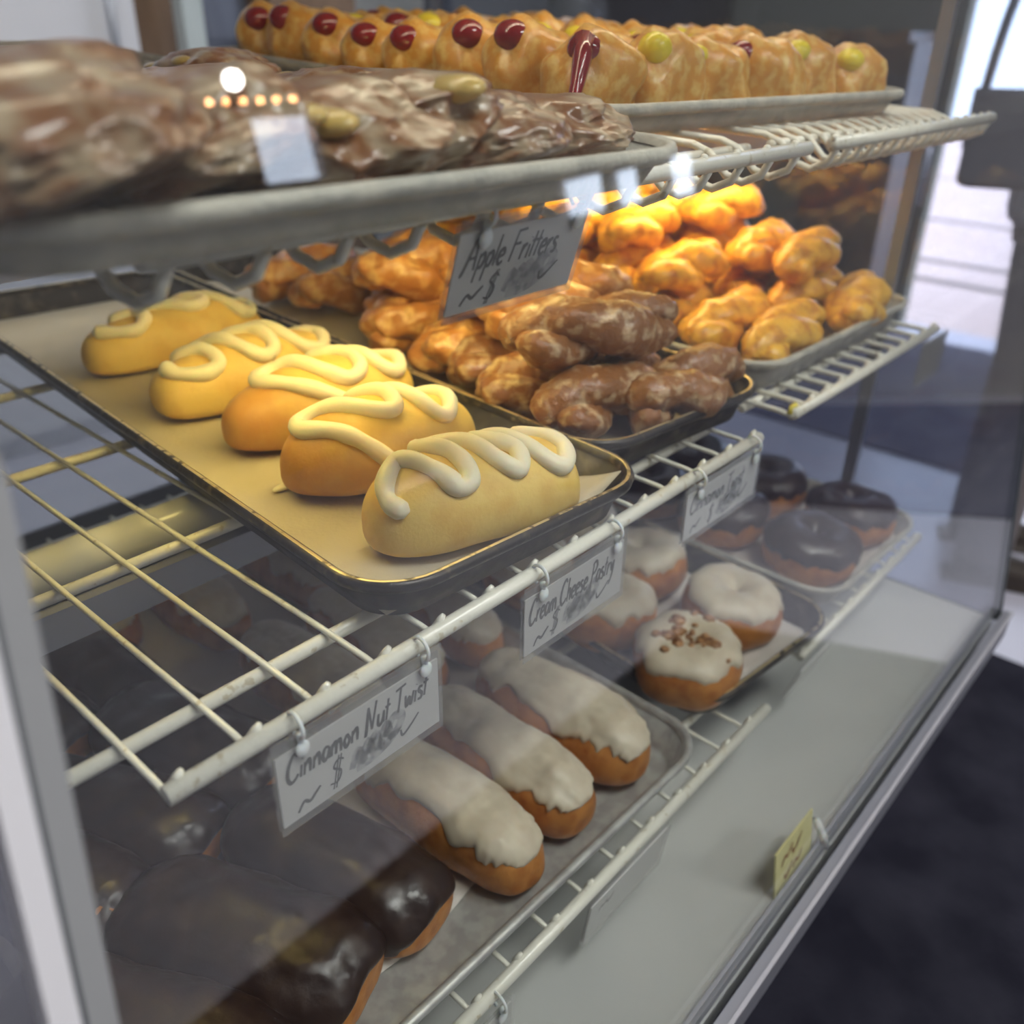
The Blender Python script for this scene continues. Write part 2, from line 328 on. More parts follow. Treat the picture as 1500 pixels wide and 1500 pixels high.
b.hexa([(XR-.12, GY(ZD)+.1, ZD), (XR-.02, GY(ZD)+.1, ZD), (XR-.02, yb, ZD), (XR-.12, yb, ZD)], [(XR-.12, GY(zt)+.1, zt), (XR-.02, GY(zt)+.1, zt), (XR-.02, yb, zt), (XR-.12, yb, zt)])
cpart('end_glass', b, MT['endglass'])
b = MB()
for za, zb in ((ZD, 4.9), (4.9, zt)):
    b.hexa([(XN(za)-.15, GY(za)+.1, za), (XN(za)-.05, GY(za)+.1, za), (XN(za)-.05, yb, za), (XN(za)-.15, yb, za)], [(XN(zb)-.15, GY(zb)+.1, zb), (XN(zb)-.05, GY(zb)+.1, zb), (XN(zb)-.05, yb, zb), (XN(zb)-.15, yb, zb)])
cpart('end_glass', b, MT['endglass'])
for x in (XL, XR-.3):
    b = MB(); b.box(x, 20.6, ZD, x+.3, 21.0, ZT); cpart('rear_post', b, MT['channel'])
b = MB(); b.box(XL, 20.6, ZD, XR, 20.85, 4.6); cpart('rear_glass', b, MT['rearglass'])
b = MB()
for z0_, z1_ in ((ZD, ZD+1.6), (-1.2, -.2), (4.3, 4.8)): b.box(XL, 20.45, z0_, XR, 20.6, z1_)
cpart('rear_rail', b, MT['steel'])
b = MB(); b.box(XR-.42, 1.5, ZD, XR-.16, 1.85, ZT-.3); cpart('shelf_upright', b, MT['channel'])
b = MB(); b.box(XL, -1.2, ZT-.3, XR, 21.0, ZT); cpart('top_panel', b, MT['channel_l'])

# lamps fixed in the case (tubes under the shelves and below the top panel)
m_tube_on = mat('warm_tube', (1, .85, .6), .4, emit=(1, .77, .25), es=20)
m_tube_top = mat('neutral_tube', (1, .95, .85), .4, emit=(1, .86, .62), es=10)
m_tube_on2 = mat('amber_tube', (1, .85, .6), .4, emit=(1, .70, .22), es=27)
def tubelamp(x0, x1, y, z, r, m, label):
    t = empty('tube_lamp', W((x0+x1)/2, y, z), 0, label, 'tube lamp'); h = (x1-x0)/2
    b = MB(); b.tube([(-h+.3, 0, 0), (h-.3, 0, 0)], r, 14); b.build('tube', m, t)
    b = MB(); b.box(-h, -r*1.6, r*.9, h, r*1.6, r*1.5); b.box(-h, -r*1.8, -r*1.3, h, -r*1.5, r*1.5); b.box(-h, -r, -r, -h+.3, r, r); b.box(h-.3, -r, -r, h, r, r); b.build('housing', MT['channel_l'], t)  # front lip of the housing is added to screen the glowing tube
tubelamp(0.6, 12.8, 4.6, 4.95, .26, m_tube_on, 'warm tube lamp under the upper shelf above the cream cheese pastries')
tubelamp(15.0, 23.6, 5.2, 4.95, .26, m_tube_on2, 'warm tube lamp under the upper shelf above the golden twists')
tubelamp(0, 24, 4.0, 12.3, .3, m_tube_top, 'long tube lamp below the top panel of the case')
# unlit tube under the middle shelf
t = empty('tube_lamp', W(6.4, 6.6, -.95), 0, 'unlit white tube lamp with grey housing below the middle wire shelf', 'tube lamp')
b = MB(); b.tube([(-6.6, .35, .1), (6.4, .35, .1)], .42, 18); b.build('tube', MT['tube_paint'], t)
b = MB(); b.box(-6.8, -.95, -.55, 6.6, -.75, .10); b.box(-6.8, -.75, -.60, 6.6, .8, -.45); b.build('housing', MT['channel'], t)

# ---------------------------------------------------------------- wire shelves
def shelf(x0, x1, z, y0, label, tilt=0, depth=19.9, n0=0, truss=False, sp=1.0, stub=True, wr=.048):
    t = empty('wire_shelf', W(x0, y0, z), 0, label, 'wire shelf'); t.rotation_euler = (tilt, 0, 0)
    L = x1-x0; n = int(L/sp+1e-6)
    b = MB(); b.tube([(-.04, 0, 0), (L, 0, 0)], .125, 14); b.ball((L, 0, 0), .125); b.build('front_rail', MT['white_wire'], t)
    for i, y in enumerate((1.2, 5.0, 9.45, 13.9, depth)):
        b = MB(); r = .105; b.tube([(-1.0 if x0 < 1 else -.1, y, -.17), (L+.05, y, -.17)], r, 12); b.build('cross_rod', MT['white_wire'], t)
    b = MB()
    for k in range(n+1):
        x = k*sp
        p = [(x, depth+.1, 0), (x, 1.2, 0), (x, .3, -.02), (x, .0, -.06)]
        if truss: p = [(x, depth+.1, 0), (x, 1.4, 0), (x, 1.05, -.1), (x+.05, .7, -.42), (x+.1, .4, -.5), (x+.15, .1, -.35), (x+.2, 0, -.1)]
        b.tube(p, wr if not truss else .07, 8)
        if stub and not truss: b.tube([(x+.10, .08, .02), (x+.16, .06, .13), (x+.2, .04, .19)], [.075, .055, .035], 8)
        elif truss: b.ball((x, 0, .1), .07)
    b.build('wire_grid', MT['white_wire'], t)
    return t
shelf(0, 13.28, 0, 0, 'middle cream coated wire shelf under the cream cheese pastries and cinnamon nut twists')
shelf(15.05, 24.08, 0, .05, 'middle cream coated wire shelf further right, under the golden twists', sp=.80, wr=.065)
shelf(.75, 13.3, 5.6, -.05, 'upper cream coated wire shelf under the apple fritter tray', tilt=math.atan(.045), truss=True)
shelf(14.4, 24.08, 5.6, -.05, 'upper wire shelf further right, with an empty front strip beside the jelly donuts', tilt=math.atan(.045), truss=True, sp=.62)
ZB = -6.543
shelf(-.6, 13.28, ZB, -1.25, 'lower wire shelf under the iced bars and the nut donut tray')
shelf(15.75, 24.08, ZB, -.95, 'lower wire shelf further right, under the chocolate donut tray')
b = MB(); b.tube([(0, 0, 0), (.1, .02, .14), (.22, 0, .16), (.3, -.03, .02), (.22, -.05, -.12), (.05, -.02, -.08)], .06, 8)
tag(b.build('plastic_tie', MT['yellow'], None, W(14.98, .12, 0)), 'small yellow plastic tie around the corner of the right middle shelf', 'tie')

# ---------------------------------------------------------------- trays
def rrect(w_, d_, r, n=8):
    pts = []
    for cx, cy, a0 in ((w_/2-r, -d_/2+r, -90), (w_/2-r, d_/2-r, 0), (-w_/2+r, d_/2-r, 90), (-w_/2+r, -d_/2+r, 180)):
        for k in range(n+1):
            a = math.radians(a0+90*k/n); pts.append((cx+r*math.cos(a), cy+r*math.sin(a)))
    return pts
def tray(w_, d_, h, m, mrim, loc, rz, label, tilt=0, cr=1.0):
    t = empty('baking_tray', loc, rz, label, 'baking tray', None, tilt)
    def loops(prof, name, mm, fill, crest=None):
        vs = []; n = None
        for off, z in prof:
            p = rrect(w_+2*off, d_+2*off, max(.05, cr+off)); n = len(p); vs += [(q[0], q[1], z) for q in p]
        fs = [(i*n+k, i*n+(k+1) % n, (i+1)*n+(k+1) % n, (i+1)*n+k) for i in range(len(prof)-1) for k in range(n)]
        if fill: fs.append(tuple(range((len(prof)-1)*n, len(prof)*n))); fs.append(tuple(range(n))[::-1])
        fm = None
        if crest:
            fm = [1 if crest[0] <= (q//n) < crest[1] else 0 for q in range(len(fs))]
        mesh(name, vs, fs, mm, t, fmat=fm)
    loops([(-.34, 0), (-.30, 0.01), (-.06, h-.06), (-.10, h-.06), (-.33, .09), (-.42, .055), (-.5, .05)], 'pan', m, True)
    loops([(-.06, h-.12), (.0, h-.16), (.07, h-.12), (.10, h-.03), (.07, h+.04), (.03, h+.05), (0, h+.055), (-.03, h+.048), (-.06, h+.03), (-.11, h-.05)], 'rim', [mrim, MT['worn_highlight'] if m is MT['dark_tray'] else mrim], False, (5, 7))
    return t
RT = math.radians
ZS = .05
def rotxy(x, y, a): return (x*math.cos(a)-y*math.sin(a), x*math.sin(a)+y*math.cos(a))
# tray centres from their near right corner
def fromFR(xr, yf, w_, d_, a):
    dx, dy = rotxy(-w_/2, d_/2, a); return xr+dx, yf+dy
A1 = RT(-4.5); w1, d1 = 5.75, 19.4
c1 = fromFR(8.98, -.18, w1, d1, A1)
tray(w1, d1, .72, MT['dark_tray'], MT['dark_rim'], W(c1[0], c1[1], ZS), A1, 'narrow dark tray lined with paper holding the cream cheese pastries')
A2 = RT(-6.0); w2, d2 = 5.45, 18.6
c2 = fromFR(14.45, .45, w2, d2, A2)
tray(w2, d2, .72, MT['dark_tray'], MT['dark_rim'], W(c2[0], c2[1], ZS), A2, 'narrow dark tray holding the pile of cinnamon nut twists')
A3 = RT(-1); w3, d3 = 8.7, 15.5
c3 = fromFR(23.9, .75, w3, d3, A3)
tray(w3, d3, .75, MT['alu'], MT['alu_flour'], W(c3[0], c3[1], ZS), A3, 'wide pale tray on the right middle shelf heaped with golden twists')
TT = math.atan(.045)
def topz(y, dz=0): return 5.6+.045*y+dz
AA = RT(-3); wa, da = 8.6, 19.0
ca = fromFR(7.75, -1.15, wa, da, AA)
tray(wa, da, .46, MT['alu_flour'], MT['alu_flour'], W(ca[0], ca[1], topz(ca[1], .07)), AA, 'aluminium tray on the upper shelf holding the glazed apple fritters', TT)
AD = RT(-6); wd, dd = 11.4, 14.2
dxy = rotxy(wd/2, dd/2, AD); cdn = (10.1+dxy[0], 2.3+dxy[1])
tray(wd, dd, .5, MT['alu_flour'], MT['alu_flour'], W(cdn[0], cdn[1], topz(cdn[1], .06)), AD, 'aluminium tray on the upper shelf holding the jelly donuts', TT)
AB = RT(-1.0); wb, db = 12.0, 16.2
cb = fromFR(10.65, -1.12, wb, db, AB)
# keep it clear of the end panel
tray(wb, db, .75, MT['alu'], MT['alu'], W(cb[0], cb[1], ZB+ZS), AB, 'large aluminium tray on the lower shelf holding the chocolate and maple bars')
AE = RT(-6); w5, d5 = 5.6, 14.5
c5 = fromFR(17.0, -1.2, w5, d5, AE)
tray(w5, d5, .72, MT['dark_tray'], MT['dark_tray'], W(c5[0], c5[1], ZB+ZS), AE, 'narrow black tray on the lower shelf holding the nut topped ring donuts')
AF = RT(-1); w6, d6 = 6.3, 14
c6 = fromFR(23.95, -.9, w6, d6, AF)
tray(w6, d6, .7, MT['alu'], MT['alu_flour'], W(c6[0], c6[1], ZB+ZS), AF, 'aluminium tray on the lower right shelf holding the dark chocolate donuts')

def sheet(w_, d_, loc, rz, m, label, curl=None, tilt=0, nx=28, ny=60, wav=.03, seed=1, edge=0):
    vs = []; fs = []
    for j in range(ny+1):
        for i in range(nx+1):
            x = (i/nx-.5)*w_; y = (j/ny-.5)*d_
            e = 0
            if edge: y2 = y + edge*max(0, 1-j/6)*noise.noise(Vector((x*.35, seed, 0)))
            else: y2 = y
            z = wav*noise.noise(Vector((x*.5, y*.5, seed)))+wav
            if curl:
                for (cx, cy, rr, hh) in curl:
                    d = math.hypot(x-cx, y-cy)
                    if d < rr: z += hh*(1-d/rr)**1.6
            vs.append((x, y2, z))
    for j in range(ny):
        for i in range(nx):
            a = j*(nx+1)+i; fs.append((a, a+1, a+nx+2, a+nx+1))
    o = mesh('parchment_sheet', vs, fs, m); o.location = loc; o.rotation_euler = (tilt, 0, rz)
    sm = o.modifiers.new('thick', 'SOLIDIFY'); sm.thickness = .0003
    return tag(o, label, 'parchment')
sheet(5.0, 18.6, W(c1[0]+.02, c1[1]+.0, ZS+.09), A1, MT['paper'], 'cream parchment sheet lining the dark tray under the cream cheese pastries', [(2.5, -9.3, 1.7, .62)], seed=3, wav=.02)
sheet(4.7, 17.8, W(c2[0], c2[1], ZS+.09), A2, MT['paper'], 'parchment sheet under the cinnamon nut twists', [(-1.7, -8.9, .8, .35)], seed=5, wav=.02)
sheet(10.3, 14.6, W(cb[0]-.1, cb[1]+.5, ZB+ZS+.09), AB, MT['paper_grey'], 'greyish parchment sheet under the chocolate and maple bars', seed=7, edge=1.0, wav=.03)
sheet(7.6, 18.2, W(ca[0], ca[1], topz(ca[1], .15)), AA, MT['paper_grey'], 'parchment sheet under the glazed apple fritters', seed=8, tilt=TT, wav=.015)
sheet(4.7, 13.6, W(c5[0], c5[1], ZB+ZS+.09), AE, MT['paper_grey'], 'parchment sheet under the nut topped ring donuts', seed=9)
sheet(5.5, 13.2, W(c6[0], c6[1], ZB+ZS+.09), AF, MT['paper_grey'], 'parchment sheet under the dark chocolate donuts', seed=11)

# ================================================================ baked goods
def sp_(v, e): return math.copysign(abs(v)**e, v)
def loaf(L, Wd, H, seed, e1=.75, e2=.7, bend=0, lump=.05, lf=1.0, flat=.32, yq=.9, wf=None):
    """surface function of a loaf lying along x; underside near z=0"""
    zc = H*flat
    def s(u, ph):
        c, sn = math.cos(u), max(0, math.sin(u))
        x = L/2*sp_(c, e1); r = sn**e2
        k = wf(c) if wf else 1
        sy, cy = math.sin(ph), math.cos(ph)
        y = Wd/2*r*k*sp_(sy, yq); z = zc + ((H-zc)*k*r*sp_(cy, .92) if cy >= 0 else -zc*(r**.5)*abs(cy)**.55)
        n = Vector((c*.5, sy*r, cy*r))
        if n.length > 0: n.normalize()
        d = lump*fb((x+seed*7.3, y*1.2, z), .7*lf, 2)
        p = Vector((x, y+bend*(2*x/L)**2, z)) + n*d
        return p
    return s
def loafmesh(name, s, m, parent, nu=40, nv=30, fine=0, ff=4, floor=True):
    vs = [s(0, 0)]; 
    for i in range(1, nu):
        for k in range(nv):
            p = s(math.pi*i/nu, 2*math.pi*k/nv)
            if fine:
                q = p-Vector((p.x, 0, p.z*.0)); q = Vector((0, p.y, p.z-.5)); 
                if q.length > 0: q.normalize()
                p = p+q*fine*fb(p, ff, 3)
            if floor and p.z < 0: p.z = 0
            vs.append(p)
    vs.append(s(math.pi, 0)); fs = [(0, 1+(k+1) % nv, 1+k) for k in range(nv)]
    for i in range(nu-2):
        for k in range(nv): fs.append((1+i*nv+k, 1+i*nv+(k+1) % nv, 1+(i+1)*nv+(k+1) % nv, 1+(i+1)*nv+k))
    e = len(vs)-1
    for k in range(nv): fs.append((e, 1+(nu-2)*nv+k, 1+(nu-2)*nv+(k+1) % nv))
    return mesh(name, vs, fs, m, parent)
def nrm(s, u, ph, h=.02):
    a = s(min(u+h, math.pi), ph)-s(max(u-h, 0), ph); b_ = s(u, ph+h)-s(u, ph-h); n = a.cross(b_)
    if n.length < 1e-9: return Vector((0, 0, 1))
    n.normalize(); c = s(u, ph); 
    if n.dot(c-Vector((c.x*.8, c.y*.2, .4))) < 0: n = -n
    return n
def capmesh(name, s, V, u0, u1, t, m, parent, nu=64, nv=36, seed=0, rip=.02, rf=2.2):
    vs = []; fs = []
    for i in range(nu+1):
        q = i/nu; u = u0+(u1-u0)*q; env = max(0, 1-abs(2*q-1)**5)**.5
        for j in range(nv+1):
            a = 2*j/nv-1; side = 1 if a > 0 else -1
            ph = a*V(q, side)*max(env, .02)
            ed = max(0, 1-abs(a)**7)**.6 * min(1, env*1.6)
            p = s(u, ph); n = nrm(s, u, ph)
            th = t*ed*(1+.35*noise.noise(Vector((p.x*1.3, p.y*1.6, seed)))) + rip*ed*fb((p.x+seed, p.y*1.4, p.z), rf, 3)
            vs.append(p+n*(th-.03*(1-ed)))
    for i in range(nu):
        for j in range(nv):
            a = i*(nv+1)+j; fs.append((a, a+nv+1, a+nv+2, a+1))
    o = mesh(name, vs, fs, m, parent)
    return o
def drip(seed, base, amp, f=9, sharp=1.0):
    def V(q, side):
        n = fb((q*f, side*3.3+seed, seed*1.7), 1.0, 3)
        n2 = max(0, noise.noise(Vector((q*f*1.9, side*5+seed, 9))))**1.5
        return base+amp*n+amp*sharp*n2
    return V

# --- cream cheese pastries: five buns, each with its own piped icing
CC = [((5.27, 12.76), (9.66, 12.19), 'rearmost of the five, its icing drawn out in long low loops', 1.75, 1.35),
      ((5.04, 9.25), (9.29, 8.98), 'second from the back, pale, with tight wavy icing', 1.85, 1.4),
      ((5.08, 6.66), (9.29, 6.31), 'middle one of the five, browned at its left end', 1.75, 1.45),
      ((4.79, 4.41), (8.42, 3.63), 'second from the front, browned left end, long icing tail', 1.8, 1.5),
      ((4.55, 2.05), (8.07, .94), 'frontmost of the five, nearest the glass, thickly iced along the top', 1.85, 1.45)]
# icing paths in (x along bun -1..1, angle in degrees from the top; negative faces the glass)
ICE = [[(-.86, -6), (-.72, -30), (-.50, -40), (-.36, -18), (-.40, 12), (-.58, 30), (-.42, 40), (-.1, 8), (.12, -22), (.3, -12), (.14, 22), (.02, 45), (.22, 44), (.45, 2), (.62, -38), (.78, -36), (.84, 0), (.76, 36), (.58, 52)],
       [(-.84, 2), (-.80, -30), (-.60, -48), (-.42, -40), (-.46, -6), (-.62, 26), (-.56, 44), (-.34, 28), (-.18, -22), (-.02, -48), (.16, -40), (.14, -4), (-.06, 30), (.02, 46), (.24, 20), (.42, -36), (.62, -52), (.80, -36), (.84, 4), (.70, 44), (.5, 52)],
       [(.02, -72), (-.22, -52), (-.46, -28), (-.62, 4), (-.52, 26), (-.30, 14), (-.1, -26), (.10, -44), (.30, -30), (.28, 8), (.08, 36), (.18, 48), (.38, 20), (.56, -34), (.74, -42), (.84, -4), (.74, 32), (.52, 46)],
       [(-.18, -80), (-.34, -62), (-.54, -38), (-.78, -6), (-.76, 18), (-.52, 10), (-.2, -22), (.02, -26), (.06, 6), (-.14, 38), (-.02, 50), (.18, 18), (.38, -34), (.56, -44), (.70, -14), (.66, 22), (.5, 48)],
       [(-.78, -58), (-.86, -34), (-.82, -4), (-.64, 12), (-.46, -20), (-.34, -46), (-.20, -40), (-.22, -4), (-.40, 26), (-.3, 36), (-.04, 16), (.12, -28), (.26, -42), (.34, -16), (.16, 16), (.14, 34), (.36, 12), (.58, -38), (.74, -46), (.84, -14), (.74, 22), (.52, 44)]]
def catmull(P, n=8):
    out = []
    for i in range(len(P)-1):
        p0, p1, p2, p3 = P[max(i-1, 0)], P[i], P[i+1], P[min(i+2, len(P)-1)]
        for k in range(n):
            t = k/n; out.append(tuple(.5*((2*b_)+(-a+c)*t+(2*a-5*b_+4*c-d)*t*t+(-a+3*b_-3*c+d)*t**3) for a, b_, c, d in zip(p0, p1, p2, p3)))
    out.append(tuple(P[-1])); return out
m_brown = mat('browned_egg_dough', (.80, .55, .14), .45, sss=.10, col2=(.55, .26, .05), cscale=40, mixlo=.42, mixhi=.7, bump=.14, bscale=420, spec=.35, xend=(-1.9, -.2))
for i, (a, b_, lab, wd_, h) in enumerate(CC):
    ax, ay = a; bx, by = b_; cx, cy = (ax+bx)/2, (ay+by)/2; ln = math.hypot(bx-ax, by-ay); ang = math.atan2(by-ay, bx-ax)
    t = empty('cream_cheese_pastry', W(cx, cy, ZS+.12), ang, 'cream cheese pastry, '+lab, 'pastry', 'cream cheese pastries on the dark tray')
    s = loaf(ln, wd_, h, i+1, .88, .74, bend=(.04, -.03, .05, .06, -.02)[i], lump=.055, yq=1.0, wf=lambda c, i=i: 1+.06*math.sin(c*4+i))
    loafmesh('bun', s, m_brown if i in (2, 3) else MT['cream_dough'], t, 56, 40)
    pts = []; rad = []
    path = catmull([(p[0], p[1]) for p in ICE[i]], 9); n = len(path)
    for k, (x, d) in enumerate(path):
        x = max(-.96, min(.96, x)); c = sp_(x, 1/.88); u = math.acos(max(-1, min(1, c))); ph = math.radians(d)
        nn = nrm(s, u, ph); pts.append(s(u, ph)+nn*.03)
        rad.append((.155+.045*noise.noise(Vector((k*.13, i, 0))))*min(1, .45+.18*k, .45+.18*(n-1-k)))
    b = MB(); b.tube(pts, rad, 12); b.build('icing', MT['cream_icing'], t)

# --- generic bars with icing
def bar_proto(kind, seed):
    t = empty(kind+'_bar', (0, 0, 0), 0, 'x', 'iced bar')
    rnd = random.Random(seed)
    if kind == 'chocolate':
        s = loaf(4.5, 2.1, 1.3, seed, .55, .55, lump=.10, bend=rnd.uniform(-.08, .08))
        a = loafmesh('dough', s, MT['fried'], t, 40, 32)
        c = capmesh('chocolate_icing', s, drip(seed, 1.72, .20, 5, .5), .10, math.pi-.10, .055, MT['choc'], t, 90, 44, seed, .05, 1.3)
    else:
        s = loaf(4.6, 1.7, 1.45, seed, .6, .62, lump=.09, bend=rnd.uniform(-.06, .06))
        a = loafmesh('dough', s, MT['fried'], t, 40, 32)
        c = capmesh('icing', s, drip(seed, 1.0, .32, 9, 1.1), .22, math.pi-.32, .085, MT['maple'], t, 140, 52, seed, .07, 1.15)
    t['_kids'] = [a.name, c.name]
    return t
MP = [bar_proto('maple', k) for k in (1, 2, 3)]; CP_ = [bar_proto('chocolate', k) for k in (11, 12, 13)]
used = set()
def place(protos, i, loc, rz, label, group, name=None, scale=None, tilt=None):
    p = protos[i % len(protos)]
    if p.name in used: o = copy_thing(p, loc, rz, label, scale, tilt)
    else:
        used.add(p.name); o = p; o.location = loc; o.rotation_euler = (tilt[0] if tilt else 0, tilt[1] if tilt else 0, rz); o['label'] = label
        if scale: o.scale = scale
    o['group'] = group
    return o
zb = ZB+ZS+.14
mb = [(5.6, 1.25, -89, 'frontmost left one of the three beside the chocolate bars'), (7.28, 1.4, -92, 'middle one of the three at the front of the tray'), (9.16, 1.35, -89.5, 'right hand one of the three in the front corner of the tray'),
      (10.0, 6.1, -94, 'second row, against the right edge of the tray'), (8.1, 6.3, -92, 'second row, behind the middle front bar'), (6.2, 6.2, -88, 'second row, just behind the nut twist card'),
      (6.1, 11.2, -91, 'third row, seen through the wires left of the nut twist card'), (8.9, 11.0, -94, 'third row, below the corner of the pastry tray'), (4.0, 13.0, -88, 'last row, at the far left below the tube lamp')]
for i, (x, y, a, lab) in enumerate(mb):
    place(MP, i, W(x, y+.32, zb), RT(a), 'maple iced bar, '+lab, 'maple iced bars on the lower tray', scale=(.95, 1+.05*((i*7) % 3-1), 1))
cbs = [(3.35, 1.95, -78, 'front row, touching the paper beside the maple bars'), (1.38, 1.75, -65, 'front row, the big glossy one with gold highlights'), (-.55, 1.5, -60, 'front left corner, half cut off by the case edge'),
       (1.2, 5.9, -64, 'second row, below the left end of the wire rail'), (3.25, 6.5, -74, 'second row, behind the nut twist card'), (-.4, 5.6, -66, 'second row, against the case edge'),
       (2.9, 10.8, -80, 'third row, flat dark one behind the wire ends'), (.95, 10.3, -70, 'third row, at the far left edge')]
for i, (x, y, a, lab) in enumerate(cbs):
    place(CP_, i, W(x, y+.25, zb+(.05 if i == 1 else 0)), RT(a), 'glossy chocolate iced bar, '+lab, 'chocolate iced bars on the lower tray', scale=(1, 1+.04*((i*5) % 3-1), 1))

# --- ring donuts
def ring_surf(Ro, r, h, seed, lump=.05):
    def s(u, ph):     # u round the ring, ph round the dough, 0 = top
        rr = Ro-r; k = 1+lump*fb((math.cos(u)*2+seed, math.sin(u)*2, 0), .8, 2)
        x = rr+r*sp_(math.sin(ph), .9); z = h/2+h/2*sp_(math.cos(ph), .85)
        p = Vector((x*math.cos(u)*k, x*math.sin(u)*k, z)); return p+Vector((0, 0, 1))*lump*.6*fb((p.x+seed, p.y, 0), 1.1, 2)*max(0, math.cos(ph))
    return s
def ring_proto(icing, icename, seed, Ro=1.3, nuts=False, V0=1.12):
    t = empty('ring_donut', (0, 0, 0), 0, 'x', 'donut'); s = ring_surf(Ro, Ro*.485, 1.4, seed, .09)
    nu, nv = 44, 20
    vs = [s(2*math.pi*i/nu, 2*math.pi*k/nv) for i in range(nu) for k in range(nv)]
    fs = [(i*nv+k, ((i+1) % nu)*nv+k, ((i+1) % nu)*nv+(k+1) % nv, i*nv+(k+1) % nv) for i in range(nu) for k in range(nv)]
    for v in vs: v.z = max(v.z, 0)
    a = mesh('dough', vs, fs, MT['fried'], t); V = drip(seed, V0, .22, 1, .6); nu, nv = 72, 20; vs = []
    for i in range(nu):
        u = 2*math.pi*i/nu
        for k in range(nv+1):
            q = 2*k/nv-1; base = V0+.30*fb((math.cos(u)*3.2+seed, math.sin(u)*3.2, 1 if q > 0 else 4), 1, 3)
            if q < 0: base = 1.5
            ph = q*base; ed = max(0, 1-abs(q)**7)**.6; p = s(u, ph)
            n = Vector((math.sin(ph)*math.cos(u), math.sin(ph)*math.sin(u), math.cos(ph)))
            vs.append(p+n*(.075*ed-.02*(1-ed)+.04*ed*fb((p.x, p.y, seed), 1.6, 3)))
    fs = [(i*(nv+1)+k, ((i+1) % nu)*(nv+1)+k, ((i+1) % nu)*(nv+1)+k+1, i*(nv+1)+k+1) for i in range(nu) for k in range(nv)]
    c = mesh(icename, vs, fs, icing, t); ks = [a.name, c.name]
    if nuts:
        rnd = random.Random(seed); b = MB()
        for _ in range(46):
            u = rnd.choice([.6, 2.2, 4.4])+rnd.gauss(0, .45); ph = rnd.gauss(-.35, .32); p = s(u, ph)+Vector((0, 0, .07)); r = rnd.uniform(.07, .19)
            b.ball(tuple(p), r, 6, 4, 1, rnd.uniform(.6, 1.2), .6)
        o = b.build('chopped_nuts', MT['nut'], t); ks.append(o.name); o['label'] = 'brown chopped nuts scattered over the icing'
    t['_kids'] = ks; return t
RP = [ring_proto(MT['maple'], 'icing', 3), ring_proto(MT['maple'], 'icing', 4)]
RN = [ring_proto(MT['maple'], 'icing', 5, nuts=True)]
zr = ZB+ZS+.13
place(RN, 0, W(12.55, .55, zr), .4, 'ring donut with pale icing and chopped nuts at the front of the black tray', 'iced ring donuts on the black tray', scale=(1.0, 1.0, 1.0))
rows = ['second row', 'third row', 'fourth row', 'rear row']
k = 0
for (x, y, lab) in [(15.2, .95, 'front right, beside the nut topped donut'), (12.85, 3.15, 'second row left, behind the nut topped donut'), (15.4, 3.75, 'second row right, below the cinnamon twist card'),
                    (13.1, 5.9, 'third row left'), (15.75, 6.4, 'third row right'), (13.4, 8.7, 'fourth row left'), (16.0, 9.1, 'fourth row right')]:
    place(RP, k, W(x, y, zr), k*1.3, 'pale iced ring donut, '+lab, 'iced ring donuts on the black tray', tilt=(.08, .05)); k += 1
CR = [ring_proto(MT['choc'], 'chocolate_icing', 6, 1.35, V0=1.5), ring_proto(MT['choc'], 'chocolate_icing', 8, 1.35, V0=1.45)]
k = 0
for j in range(4):
    for i in range(2):
        x, y = 19.5+i*2.75+.05*j, .75+j*2.8
        place(CR, k, W(x, y, zr), k*1.1, 'dark chocolate iced donut on the lower right tray, %s %s' % (['front row', 'second row', 'third row', 'rear row'][j], ['left', 'right'][i]), 'chocolate donuts on the lower right tray', tilt=(.06, .04)); k += 1

